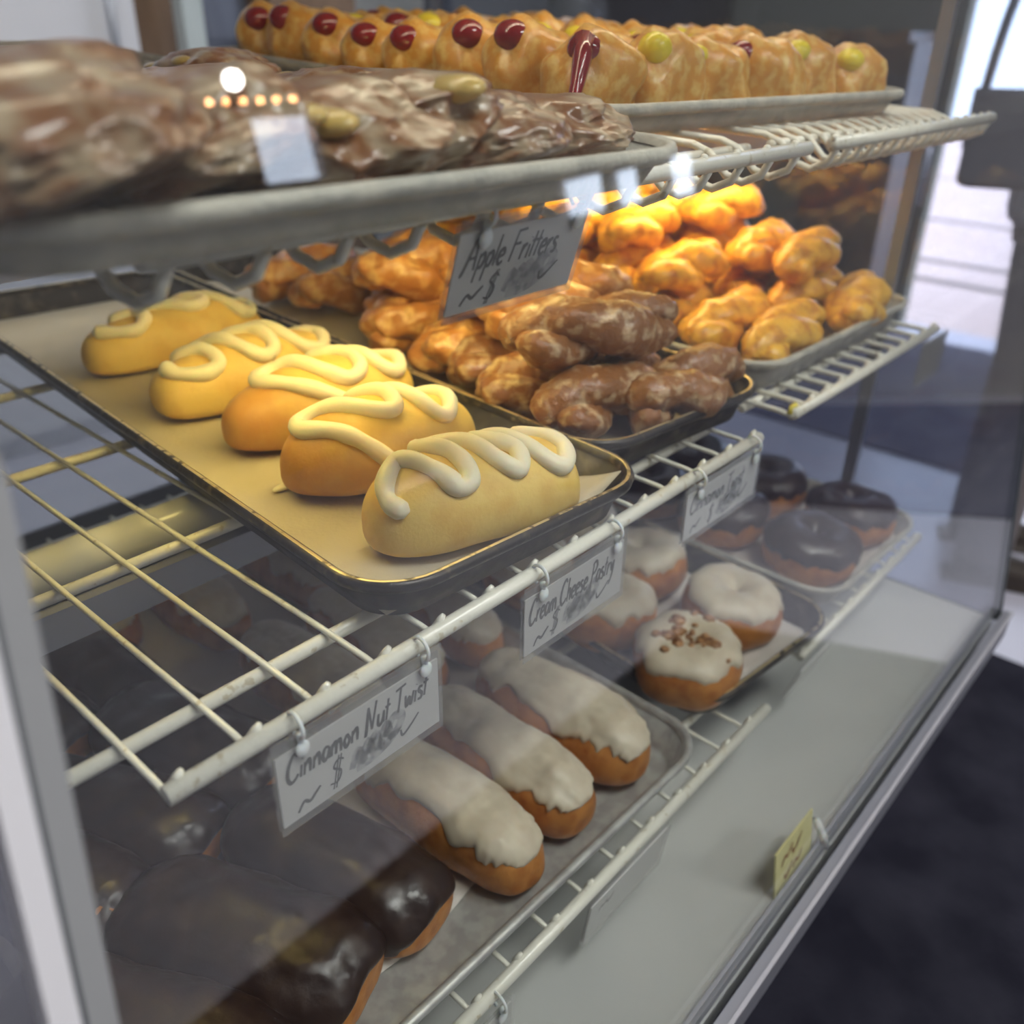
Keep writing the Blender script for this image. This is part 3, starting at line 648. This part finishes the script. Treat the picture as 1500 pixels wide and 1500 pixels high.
# --- twists
def twist_proto(name, L, rs, off, turns, m, seed, label='x', lump=.10, taper=.5, phase=0, curve=0):
    t = empty(name, (0, 0, 0), 0, label, 'twist'); b = MB(); nu, nv = 56, 18; zc = (rs+off)*.86
    for q in (0, 1):
        vs = []
        P = []; Rr = []
        for i in range(nu+1):
            a = i/nu; x = (a-.5)*L*(.96 if q else 1); th = phase+q*math.pi+a*turns*2*math.pi
            e = max(0, 1-abs(2*a-1)**4)
            o_ = off*(.12+.88*e)*(1+.25*noise.noise(Vector((a*3, q, seed))))
            P.append(Vector((x+.12*noise.noise(Vector((a*5, q*3, seed))), o_*math.cos(th)+curve*(2*a-1)**2, zc+o_*math.sin(th)*.8)))
            Rr.append(rs*max(.05, (1-abs(2*a-1)**(7))**.5)*(1-.25*abs(2*a-1))*(1+.12*noise.noise(Vector((a*6, q*5, seed+2)))))
        ref = Vector((0, 0, 1))
        for i in range(nu+1):
            tg = (P[min(i+1, nu)]-P[max(i-1, 0)]).normalized(); A = tg.cross(ref).normalized(); B = A.cross(tg)
            for k in range(nv):
                ph = 2*math.pi*k/nv; d = A*math.cos(ph)+B*math.sin(ph)*.86; p = P[i]+d*Rr[i]
                p = p+d*lump*(fb((p.x*.8+seed*3+q*9, p.y*1.3, p.z*1.3), 1.5, 4)-.5*abs(noise.noise(Vector((p.x*1.2+seed, ph*1.4, q*7))))+.45*abs(noise.noise(Vector((p.x*3.1+seed, p.y*3.5, p.z*3.5+q)))))
                if p.z < 0: p.z = p.z*.12
                vs.append(p)
        vs.append(P[0]); vs.append(P[-1])
        fs = [(i*nv+k, i*nv+(k+1) % nv, (i+1)*nv+(k+1) % nv, (i+1)*nv+k) for i in range(nu) for k in range(nv)]
        n0 = (nu+1)*nv
        for k in range(nv): fs.append((n0, (k+1) % nv, k)); fs.append((n0+1, nu*nv+k, nu*nv+(k+1) % nv))
        b.add(vs, fs)
    o = b.build('braid', m, t); t['_kids'] = [o.name]; return t
TP = [twist_proto('cinnamon_nut_twist', 3.5, 0.58, 0.33, 0.86, MT['twist'], 1, lump=.13), twist_proto('cinnamon_nut_twist', 3.4, 0.54, 0.33, 0.75, MT['twist'], 4, lump=.14, phase=1.0),
      twist_proto('cinnamon_nut_twist', 3.5, 0.56, 0.29, 0.98, MT['twist'], 7, lump=.12, phase=2.1, curve=.1)]
TL = [twist_proto('cinnamon_nut_twist', 3.5, 0.60, 0.33, 0.90, MT['twist_l'], 11, lump=.16, phase=.6), twist_proto('cinnamon_nut_twist', 3.3, 0.58, 0.33, 0.83, MT['twist_l'], 14, lump=.16, phase=1.7)]
zt_ = ZS+.1
tl = [(TP, 0, 11.15, 2.35, .0, 6, 'dark glazed, in the front row touching the tray rim'), (TP, 1, 12.6, 1.45, .0, 0, 'dark glazed, at the very front right of the pile'),
      (TP, 2, 11.3, 3.75, .0, -18, 'seen end on just behind the front twist'), (TP, 0, 11.15, 2.72, 1.22, -20, 'dark topmost one lying across the front of the pile'),
      (TP, 1, 13.0, 3.6, .05, 8, 'half hidden behind the topmost twist'), (TP, 2, 11.9, 5.35, .0, -8, 'below the right corner of the fritter card'),
      (TL, 0, 12.4, 4.75, 1.15, -12, 'lying on top just right of the fritter card'), (TL, 1, 11.9, 6.9, .0, 10, 'small end showing below the fritter card'),
      (TL, 0, 12.2, 8.5, .0, -14, 'left of the fritter card, bottom layer'), (TL, 1, 12.9, 6.6, 1.15, 5, 'top layer hidden behind the fritter card'),
      (TL, 0, 12.5, 9.9, .0, 35, 'brown one at the left end of the heap'), (TL, 1, 12.5, 9.0, 1.25, -26, 'golden one on top of the heap left of the fritter card'),
      (TL, 0, 14.2, 8.2, 1.1, 12, 'golden one on top right behind the fritter card'), (TL, 1, 13.2, 12.9, .0, -5, 'rear row under the upper rail'),
      (TL, 0, 13.0, 15.0, .0, 4, 'lone one at the far left rear corner of the tray'), (TL, 1, 14.0, 11.2, .9, 18, 'upper layer at the rear of the pile')]
for i, (P, k, x, y, z, a, lab) in enumerate(tl):
    place(P, k, W(x, y, zt_+z), RT(a), 'glazed nut twist, '+lab, 'cinnamon nut twists on the dark tray', scale=(1.1, 1.06, 1.04), tilt=((i % 3-1)*.12, 0))

OP = [twist_proto('cinnamon_twist', 4.3, 0.54, 0.30, 0.96, MT['orange'], 21, lump=.09), twist_proto('cinnamon_twist', 4.2, 0.52, 0.32, 1.08, MT['orange'], 24, lump=.09, phase=1.3), twist_proto('cinnamon_twist', 4.3, 0.56, 0.28, 0.88, MT['orange'], 27, lump=.1, phase=2.3)]
k = 0; ordn = ['front', 'second', 'third', 'fourth', 'fifth', 'sixth', 'seventh', 'eighth', 'ninth']
for layer, (rws, y0, zz) in enumerate([(9, 1.75, 0), (7, 3.3, 1.05), (5, 6.2, 2.0)]):
    for j in range(rws):
        for c in range(2):
            if layer == 1 and j == 0 and c == 0: continue
            x = 17.75+c*4.15+.05*j+.12*math.sin(k*2.1); y = y0+j*1.55+.1*math.sin(k*3.7)
            place(OP, k, W(x, y, zt_+zz+.03*(k % 3)), RT(9+6*math.sin(k*1.9)), 'golden glazed twist, %s row of the %s layer, %s side of the tray' % (ordn[j], ['bottom', 'middle', 'top'][layer], ['left', 'right'][c]), 'golden cinnamon twists on the wide tray', tilt=(.1*math.sin(k), 0)); k += 1

# --- apple fritters
def fritter_proto(seed, L=4.2, Wd=3.4, H=1.15, apple=True):
    t = empty('apple_fritter', (0, 0, 0), 0, 'x', 'fritter'); nu, nv = 90, 56; vs = []
    for i in range(nu+1):
        u = math.pi*i/nu
        for k in range(nv):
            ph = 2*math.pi*k/nv; d = Vector((math.cos(u), math.sin(u)*math.sin(ph), math.sin(u)*math.cos(ph)))
            q = d*1.5+Vector((seed*5.1, 0, 0)); rd = 1+.16*noise.noise(q*.9)
            rg = 0; amp = .12; f = 1.2
            for _ in range(4): rg += amp*(1-2*abs(noise.noise(q*f))); f *= 2.1; amp *= .40
            rd += rg*.8-.10
            z = H*.42+H*.6*d.z*rd*(1.0 if d.z > 0 else .7)
            vs.append(Vector((L/2*sp_(d.x, .85)*rd, Wd/2*sp_(d.y, .85)*rd, max(z, 0))))
    fs = [(i*nv+k, i*nv+(k+1) % nv, (i+1)*nv+(k+1) % nv, (i+1)*nv+k) for i in range(nu) for k in range(nv)]
    a = mesh('dough', vs, [f[::-1] for f in fs], MT['fritter'], t); ks = [a.name]
    if apple:
        rnd = random.Random(seed); b = MB()
        for _ in range(2):
            i = rnd.randint(nu//4, 3*nu//4); kk = rnd.choice([rnd.randint(0, nv//6), rnd.randint(5*nv//6, nv-1), rnd.randint(2*nv//3, nv-1)]); p = vs[i*nv+kk]
            b.ball((p.x*.96, p.y*.96, p.z-.1), rnd.uniform(.3, .45), 12, 8, 1.3, .9, .42)
        o = b.build('apple_chunks', MT['apple'], t); ks.append(o.name)
    t['_kids'] = ks; return t
FP = [fritter_proto(1), fritter_proto(2), fritter_proto(5), fritter_proto(9)]
fr = [(0, .35, 1.2, .38, 84, (-.34, 0), 'big blurred one at the far left', 1.15), (1, 2.0, 1.3, .36, 76, (-.36, 0), 'second from the left', 1.0), (2, 3.3, 1.15, .3, 94, (-.36, 0), 'behind the white window reflection', .9),
      (3, 4.5, 1.4, .3, 80, (-.4, 0), 'middle one with a rounded brown upper edge', .95), (0, 5.6, 1.0, .1, 70, (-.22, 0), 'with yellow apple showing beside the middle one', .85), (1, 6.75, 1.2, 0, 98, (-.12, 0), 'flat one in the front right corner', .85),
      (2, 1.3, 5.2, .1, 10, (0, 0), 'second row left', .9), (3, 4.7, 5.4, .05, 70, (0, 0), 'second row middle', .9), (1, 7.3, 5.6, 0, 85, (0, 0), 'second row right, along the tray edge', .85), (2, 4.2, 9.6, 0, 130, (0, 0), 'rear row left', .85), (0, 7.6, 9.6, 0, 80, (0, 0), 'rear row right', .85)]
for i, (k, x, y, z, a, tl_, lab, sc) in enumerate(fr):
    place(FP, k, W(x, y, topz(y, .13+z*.45)), RT(a), 'craggy glazed apple fritter, '+lab, 'apple fritters on the upper tray', scale=(sc, sc*.72, sc*.84), tilt=(tl_[0]*.75, TT if abs(a-84) < 30 else 0))

# --- jelly donuts standing on the rear tray
def jelly_proto(seed, fill='jelly', run=False):
    t = empty('jelly_donut', (0, 0, 0), 0, 'x', 'donut')
    s0 = loaf(1.85, 1.35, 1.32, seed, .85, .8, lump=.17, lf=1.7, flat=.42)
    a = loafmesh('dough', s0, MT['jelly_dough'], t, 30, 24, fine=.13, ff=1.5)
    b = MB(); f = MT['jelly'] if fill == 'jelly' else MT['lemon']
    b.ball((-.42, -.30, 1.04), .30, 14, 10, 1.15, .9, .8)
    if run: b.tube([(-.50, -.32, 1.15), (-.66, -.60, .9), (-.8, -.78, .55), (-.95, -.95, .25), (-.98, -1.25, .12), (-1.0, -1.5, -.08), (-1.0, -1.55, -.35)], [.2, .16, .12, .1, .09, .1, .09], 10)
    o = b.build(fill+'_filling', f, t); o['label'] = 'dark red jelly filling' if fill == 'jelly' else 'bright yellow lemon filling'
    t['_kids'] = [a.name, o.name]; return t
JP = [jelly_proto(1), jelly_proto(2), jelly_proto(3)]; JL = [jelly_proto(4, 'lemon'), jelly_proto(5, 'lemon')]; JR = [jelly_proto(6, 'jelly', True)]
k = 0
for j in range(8):
    for i in range(6):
        ox, oy = rotxy(1.1+i*1.78, 1.2+j*1.6, AD); x, y = 10.1+ox, 2.3+oy
        z = topz(y, .15); first = ordn[j]; col = ['leftmost', 'second from the left', 'third from the left', 'fourth from the left', 'fifth from the left', 'rightmost'][i]
        P = JR if (i == 0 and j == 0) else (JP if (i == 0 or (i+j) % 3 == 0) else JL)
        what = 'with red jelly running over the tray edge' if P is JR else ('with dark red jelly on top' if P is JP else 'with yellow lemon filling')
        place(P, k, W(x, y, z), AD+RT(-25+18*math.sin(k*1.7) if P is not JR else -14), 'golden donut %s, %s row, %s' % (what, first, col), 'filled donuts on the upper rear tray', scale=(1.04, 1.04, 1.12+.08*math.sin(k*2.3)), tilt=(TT+.12*math.sin(k*2.9), .1*math.cos(k))); k += 1

# ================================================================ price cards
GL = {  # strokes on a 0..1 em box, baseline 0, x height .5, cap height 1
 'A': (.62, [[(-.10, -.12), (.02, 0), (.36, 1), (.52, 0)], [(.14, .38), (.5, .42)]]), 'F': (.56, [[(.16, 1), (.06, 0)], [(.10, .98), (.58, 1.02)], [(.13, .56), (.46, .58)]]),
 'C': (.58, [[(.52, .86), (.36, 1.02), (.14, .74), (.06, .3), (.2, .0), (.42, .06), (.54, .2)]]), 'N': (.62, [[(.02, -.06), (.08, .0), (.16, .98)], [(.16, .98), (.38, .04)], [(.38, .04), (.56, 1.08)]]),
 'T': (.52, [[(.30, .98), (.2, 0)], [(.02, .92), (.56, 1.0)]]), 'P': (.52, [[(.18, .96), (.06, -.12)], [(.08, .88), (.34, 1.0), (.50, .80), (.38, .56), (.14, .46)]]),
 'a': (.42, [[(.34, .46), (.16, .5), (.05, .24), (.14, .02), (.28, .12), (.36, .44)], [(.36, .46), (.34, .14), (.42, .02)]]), 'e': (.38, [[(.06, .24), (.32, .32), (.26, .5), (.1, .42), (.06, .16), (.18, .0), (.34, .1)]]),
 'h': (.40, [[(.12, .98), (.06, 0)], [(.07, .28), (.22, .5), (.3, .36), (.3, 0)]]), 'i': (.18, [[(.1, .46), (.07, 0)], [(.13, .66), (.14, .69)]]), 'l': (.18, [[(.14, .98), (.06, .0)]]),
 'm': (.60, [[(.08, .48), (.05, 0)], [(.07, .3), (.2, .5), (.26, .34), (.25, 0)], [(.26, .3), (.40, .5), (.48, .34), (.5, 0)]]), 'n': (.42, [[(.08, .48), (.05, 0)], [(.07, .28), (.24, .5), (.31, .34), (.32, 0)]]),
 'o': (.38, [[(.18, .5), (.05, .24), (.16, .0), (.31, .22), (.18, .5)]]), 'p': (.40, [[(.1, .5), (.02, -.42)], [(.08, .36), (.26, .5), (.34, .28), (.22, .04), (.07, .1)]]), 'r': (.32, [[(.08, .5), (.05, 0)], [(.07, .26), (.18, .46), (.3, .46)]]),
 's': (.34, [[(.30, .46), (.14, .5), (.09, .36), (.26, .2), (.22, .02), (.04, .04)]]), 't': (.26, [[(.16, .86), (.08, .02)], [(.0, .56), (.28, .58)]]), 'u': (.42, [[(.08, .48), (.07, .1), (.2, .0), (.33, .2), (.36, .5)], [(.36, .5), (.36, .02)]]),
 'w': (.52, [[(.05, .5), (.12, .02), (.26, .36), (.36, .02), (.5, .52)]]), 'y': (.38, [[(.06, .5), (.16, .12), (.32, .5)], [(.34, .52), (.26, -.1), (.04, -.5)]]), ' ': (.26, []),
 '$': (.5, [[(.5, .78), (.28, .9), (.12, .66), (.4, .40), (.3, .06), (.0, .1)], [(.3, 1.04), (.14, -.16)], [(.40, 1.04), (.24, -.16)]]),
 '~': (.8, [[(.0, .0), (.2, .3), (.42, .18), (.62, .34), (.8, .5)]]), 'v': (.8, [[(.0, .26), (.1, .02), (.4, .2), (.7, .48)]]), 'J': (.4, [[(.3, 1), (.26, .1), (.08, .0)], [(.06, 1), (.5, 1)]])}
def ribbon(b, pts, wd_, y):
    P = [Vector((p[0], 0, p[1])) for p in pts]
    L_, R2 = [], []
    for i in range(len(P)):
        t = (P[min(i+1, len(P)-1)]-P[max(i-1, 0)]); t.normalize(); n = Vector((-t.z, 0, t.x))
        q = wd_*(.75+.35*math.sin(math.pi*i/(len(P)-1)))
        L_.append(P[i]+n*q); R2.append(P[i]-n*q)
    for i in range(len(P)-1):
        a = [L_[i], L_[i+1], R2[i+1], R2[i]]
        b.add([(p.x, y, p.z) for p in a], [(0, 1, 2, 3)], False)
def write(b, text, x, z, size, slant=.12, wd_=.022, y=-.02, track=1.0, wx=1.0):
    for ch in text:
        adv, st = GL[ch]
        for s_ in st:
            pts = catmull([(p[0], p[1]) for p in s_], 6) if len(s_) > 2 else s_
            ribbon(b, [(x+(p[0]*wx+slant*p[1])*size, z+p[1]*size) for p in pts], wd_, y)
        x += adv*size*track*wx
    return x
def ptag(name, loc, wd_, ht, strip, label, text=None, size=.3, tx=.12, tz=None, price=None, tilt=0, mcard=None, marks=True, dark=None, yaw=0, clips=True, wx=1, railup=.0, rise=0):
    """loc = middle of the rail bottom; card hangs below; local x along rail"""
    t = empty(name, loc, yaw, label, 'price card'); t.rotation_euler = (tilt, 0, yaw)
    b = MB(); x0, x1 = -wd_/2, wd_/2; zt2 = -.02; zc = -strip; zbt = -strip-ht
    b.box(x0-.05, -.045, zbt-.09, x1+.05, -.03, zt2); b.box(x0-.05, .02, zbt-.05, x1+.05, .035, zc+.1); b.build('plastic_holder', MT['plastic'], t)
    b = MB(); b.box(x0, -.015, zbt, x1, .01, zc); cardo = b.build('card', mcard or MT['card'], t)
    if clips:
        for cx in (x0+.35, x1-.28):
            b = MB(); pts = [(cx+.02*math.sin(a), -.0+.17*math.sin(a), .10+.17*math.cos(a)-.06) for a in [math.radians(q) for q in range(-160, 161, 20)]]
            b.tube(pts, .028, 8); b.tube([(cx, -.06, -.05), (cx, -.07, -.2)], .05, 8); b.ball((cx, -.09, -.26), .105, 12, 8, 1, .45, 1.15); b.build('clip', MT['clip'], t)
    if text:
        b = MB(); write(b, text, x0+tx, (tz if tz is not None else zc-.08-size), size, wx=wx, wd_=.026)
        if price:
            px, pz, ps = price; write(b, '$', x0+px, zbt+pz, ps, wd_=.017)
            if marks:
                write(b, '~', x0+.22, zbt+.10, .42, wd_=.024); write(b, 'v', x1-.74, zbt+.2, .46, wd_=.02)
        b.build('handwriting', MT['ink'], cardo)
        if price:
            px, pz, ps = price; b = MB(); q0, q1 = x0+px+.38, zbt+pz
            for st in ([(-.02, .05), (.10, .30), (.16, .08), (.28, .34), (.34, .1)], [(.24, .12), (.40, .38), (.46, .12), (.60, .42), (.66, .16)], [(.55, .22), (.72, .46), (.86, .40), (.80, .24), (.62, .14)], [(.05, .0), (.3, .02), (.6, .1), (.8, .2)]):
                ribbon(b, [(q0+p[0], q1+p[1]) for p in catmull(st, 6)], .07, -.018)
            b.build('price_smudge', MT['smear'], cardo)
    return t
ptag('price_card', W(2.53, -.15, -.0), 2.66, 1.12, .27, 'white card reading Cinnamon Nut Twist in a clear holder on the middle rail', 'Cinnamon Nut Twist', .40, .1, price=(.72, .16, .42), wx=.83)
ptag('price_card', W(7.0, -.15, -.0), 2.58, 1.06, .25, 'white card reading Cream Cheese Pastry in a clear holder on the middle rail', 'Cream Cheese Pastry', .43, .08, price=(.62, .14, .42), wx=.69)
ptag('price_card', W(11.72, -.15, -.0), 2.78, .98, .2, 'white card reading Cinnamon Twist at the right end of the near middle rail', 'Cinnamon Twist', .38, .12, price=(.85, .1, .36), wx=.98)
ptag('price_card', W(5.62, -.2, 5.5), 2.36, 1.04, .2, 'grey shaded card reading Apple Fritters hung below the upper shelf rail', 'Apple Fritters', .40, .14, price=(.62, .10, .38), wx=.88, tilt=.30)
ptag('price_card', W(7.6, -1.42, -6.62), 2.55, 1.1, .1, 'faintly written white card hung below the maple bars on the lower rail', '~v', .3, .3, clips=False, tilt=.12)
ptag('price_card', W(3.0, -1.42, -6.62), 2.2, 1.1, .25, 'white card hung on the lower rail at the bottom edge of the photo', 'J~', .36, 1.35, clips=True)
ptag('price_card', W(16.2, -1.2, -6.62), 1.7, 1.0, .1, 'faint white card hung below the right lower rail over the pale deck', '~', .25, .3, clips=False, tilt=.3)
ptag('price_card', W(23.6, -.15, -.05), 1.9, 1.15, .1, 'blurred card at the far right end of the middle rail', '~', .25, .3, clips=False, mcard=MT['plastic'])
t = empty('price_card', W(11.1, -3.35, ZD+.02), 0, 'yellow handwritten card standing on the deck against the front glass', 'price card'); t.rotation_euler = (-.14, 0, 0)
b = MB(); b.box(-.85, -.02, 0.02, .85, .02, 1.25); b.build('card', MT['card_y'], t)
b = MB(); write(b, '~v', -.6, .75, .6, wd_=.04, y=-.03); write(b, 'v~', -.45, .3, .5, wd_=.04, y=-.03); b.build('handwriting', MT['nut'], t)
b = MB(); b.tube([(.95, -.05, .9), (1.05, -.2, .45), (1.1, -.25, .12)], .09, 8); b.build('clip', MT['clip'], t)

# crumbs on the paper
for i, (x, y, lab) in enumerate([(6.1, 13.9, 'left'), (7.3, 14.6, 'right')]):
    b = MB(); rnd = random.Random(i)
    for _ in range(9): b.ball((rnd.gauss(0, .22), rnd.gauss(0, .14), .03), rnd.uniform(.02, .06), 6, 4)
    tag(b.build('icing_crumbs', MT['lemon'], None, W(x, y, ZS+.14)), 'yellow crumbs on the parchment behind the rear pastry, %s cluster' % lab, 'crumbs', kind='stuff')
b = MB(); b.ball((0, 0, .05), .12, 10, 6, 2.2, .8, .5); b.ball((.2, .05, .05), .1, 10, 6, 1.8, .8, .6)
tag(b.build('icing_smear', MT['cream_icing'], None, W(5.0, 4.5+.35, ZS+.13)), 'smear of icing on the parchment left of the fourth pastry', 'icing')

# ================================================================ person by the doorway
m_skin = mat('skin', (.45, .26, .18), .5, sss=.1); m_shirt = mat('grey_sweatshirt', (.34, .34, .35), .9, bump=.3, bscale=200)
m_pants = mat('grey_brown_trousers', (.16, .14, .14), .9, bump=.2, bscale=150); m_shoe = mat('dark_shoe', (.035, .025, .02), .6); m_lip = mat('lips', (.35, .14, .11), .5); m_bag = mat('grey_bag_cloth', (.13, .13, .15), .8); m_hair = mat('dark_hair', (.03, .02, .015), .6)
pp = empty('person', W(53.5, 2.6, -ZF), RT(200), 'person in grey sweatshirt and grey brown trousers standing near the doorway', 'person')
def fused(name, b, m, vox=.30, it=6):
    o = b.build(name, m, pp); r = o.modifiers.new('fuse', 'REMESH'); r.mode = 'VOXEL'; r.voxel_size = vox*U; r.use_smooth_shade = True
    sm = o.modifiers.new('smooth', 'SMOOTH'); sm.iterations = it; sm.factor = .5; return o
def rings(b, R, n=20):      # (x, y, z, rx, ry) ellipses stacked into a closed form
    vs = [(x+rx*math.cos(2*math.pi*k/n), y+ry*math.sin(2*math.pi*k/n), z) for x, y, z, rx, ry in R for k in range(n)]
    fs = [(i*n+k, i*n+(k+1) % n, (i+1)*n+(k+1) % n, (i+1)*n+k) for i in range(len(R)-1) for k in range(n)]
    fs += [tuple(range(n))[::-1], tuple(range((len(R)-1)*n, len(R)*n))]; b.add(vs, fs)
b = MB()
rings(b, [(0, 0, 20.5, 3.2, 2.4), (0, 0, 23, 4.0, 2.7), (0, 0, 27, 3.4, 2.3), (0, 0, 32, 4.1, 2.6), (0, 0, 34.8, 3.9, 2.2), (0, -.1, 36, 1.9, 1.6), (0, 0, 36.8, 1.35, 1.35), (0, .25, 38.6, 1.3, 1.4), (0, .5, 39.2, 1.5, 2.0), (0, .45, 40.6, 1.9, 2.35), (0, .2, 42, 1.95, 2.4), (0, 0, 43.2, 1.4, 1.8), (0, 0, 43.6, .6, .8)])
b.ball((0, 2.75, 40.5), .42, 12, 8, .75, 1.1, 1.3); b.ball((0, 2.2, 39.1), .7, 12, 8, 1.1, .8, .9)
for q in (-1, 1):
    b.ball((q*2.0, .2, 40.6), .55, 10, 8, .35, .8, 1.2)
    b.tube([(q*4.0, 0, 34.6), (q*5.2, .1, 32.5), (q*5.7, .2, 27.8), (q*5.5, 1.6, 24.4), (q*5.4, 2.6, 22)], [1.3, 1.3, 1.0, .8, .6], 14)
    b.tube([(q*2.2, 0, 22), (q*2.4, .1, 17), (q*2.5, .2, 12.3), (q*2.6, -.1, 8), (q*2.6, -.2, 2), (q*2.6, .2, .9)], [2.1, 1.8, 1.25, 1.2, .8, .8], 16)
    b.tube([(q*2.6, -.8, .8), (q*2.6, 2.2, .6)], [.75, .6], 10)
    hx = q*5.4
    b.ball((hx, 3.0, 21.0), .95, 12, 8, .5, .75, 1.15)
    for k in range(4):
        fy = 2.4+.38*k; l = (1.9, 2.15, 2.05, 1.6)[k]
        b.tube([(hx, fy, 20.6), (hx-q*.05, fy+.1, 20.3-l*.5), (hx-q*.35, fy+.15, 20.3-l)], [.26, .23, .17], 8)
    b.tube([(hx, 3.6, 21.4), (hx-q*.35, 4.1, 20.7), (hx-q*.55, 4.2, 20.0)], [.3, .26, .2], 8)
fused('body', b, m_skin, .14, 3)
b = MB()
rings(b, [(0, 0, 20.6, 4.6, 3.25), (0, 0, 22, 4.8, 3.4), (0, 0, 23.4, 4.8, 3.4), (0, 0, 27, 4.2, 3.0), (0, 0, 32, 4.7, 3.1), (0, 0, 34.9, 4.3, 2.7), (0, -.1, 36.2, 2.2, 1.9), (0, -.1, 36.7, 1.7, 1.6)])
for q in (-1, 1): b.tube([(q*3.6, 0, 34.5), (q*5.2, .1, 32.8), (q*5.8, .2, 27.8), (q*5.5, 1.6, 24.5), (q*5.4, 2.4, 22.6)], [1.9, 1.75, 1.45, 1.2, .95], 16)
fused('sweatshirt', b, m_shirt)
b = MB(); rings(b, [(0, 0, 19.5, 3.9, 2.7), (0, 0, 21.5, 4.25, 2.95), (0, 0, 23.6, 4.1, 2.85)])
for q in (-1, 1): b.tube([(q*2.2, 0, 21), (q*2.4, .1, 17), (q*2.55, .2, 12.3), (q*2.65, 0, 7), (q*2.7, 0, 1.6)], [2.4, 2.15, 1.8, 1.6, 1.55], 18)
fused('trousers', b, m_pants)
for q in (-1, 1):
    b = MB(); b.tube([(q*2.65, -1.4, .9), (q*2.65, 0, 1.15), (q*2.7, 1.8, .95), (q*2.75, 3.6, .7)], [.9, 1.1, 1.05, .75], 14, flat=.85); b.box(q*2.65-1.0, -2.0, 0, q*2.65+1.05, 4.1, .28); fused('shoe', b, m_shoe, .16, 4)
b = MB(); b.ball((0, -.45, 41.3), 2.35, 24, 16, 1, 1.08, 1.1); b.build('hair', m_hair, pp)
for q in (-1, 1): b = MB(); b.ball((q*.72, 2.42, 40.75), .26, 12, 8); b.build('eye', m_black, pp)
b = MB(); b.tube([(-.6, 2.7, 39.35), (0, 2.85, 39.25), (.6, 2.7, 39.35)], .14, 8); b.build('mouth', m_lip, pp)
bgx = empty('shoulder_bag', W(46.3, 4.2, 1.2), RT(110), 'dark shoulder bag hanging at the side of the person in grey', 'bag')
b = MB(); b.prism(rrect(5.2, 1.7, .7, 5), 0, 4.2); o = b.build('bag_body', m_bag, bgx); bv = o.modifiers.new('b', 'BEVEL'); bv.width = .35*U; bv.segments = 3
b = MB(); b.tube(catmull([(-2.3, 0, 3.6), (-1.9, 0, 8), (-.5, 0, 13.5), (.5, 0, 13.6), (1.9, 0, 8), (2.3, 0, 3.6)]), .22, 8, flat=.5); b.build('strap', m_black, bgx)
b = MB(); b.prism(rrect(5.3, .3, .1, 3), 1.6, 4.25); o = b.build('flap', MT['steel'], bgx, Vector((0, -.8*U, 0)))
for o in list(COL.objects):
    if '_kids' in o: del o['_kids']
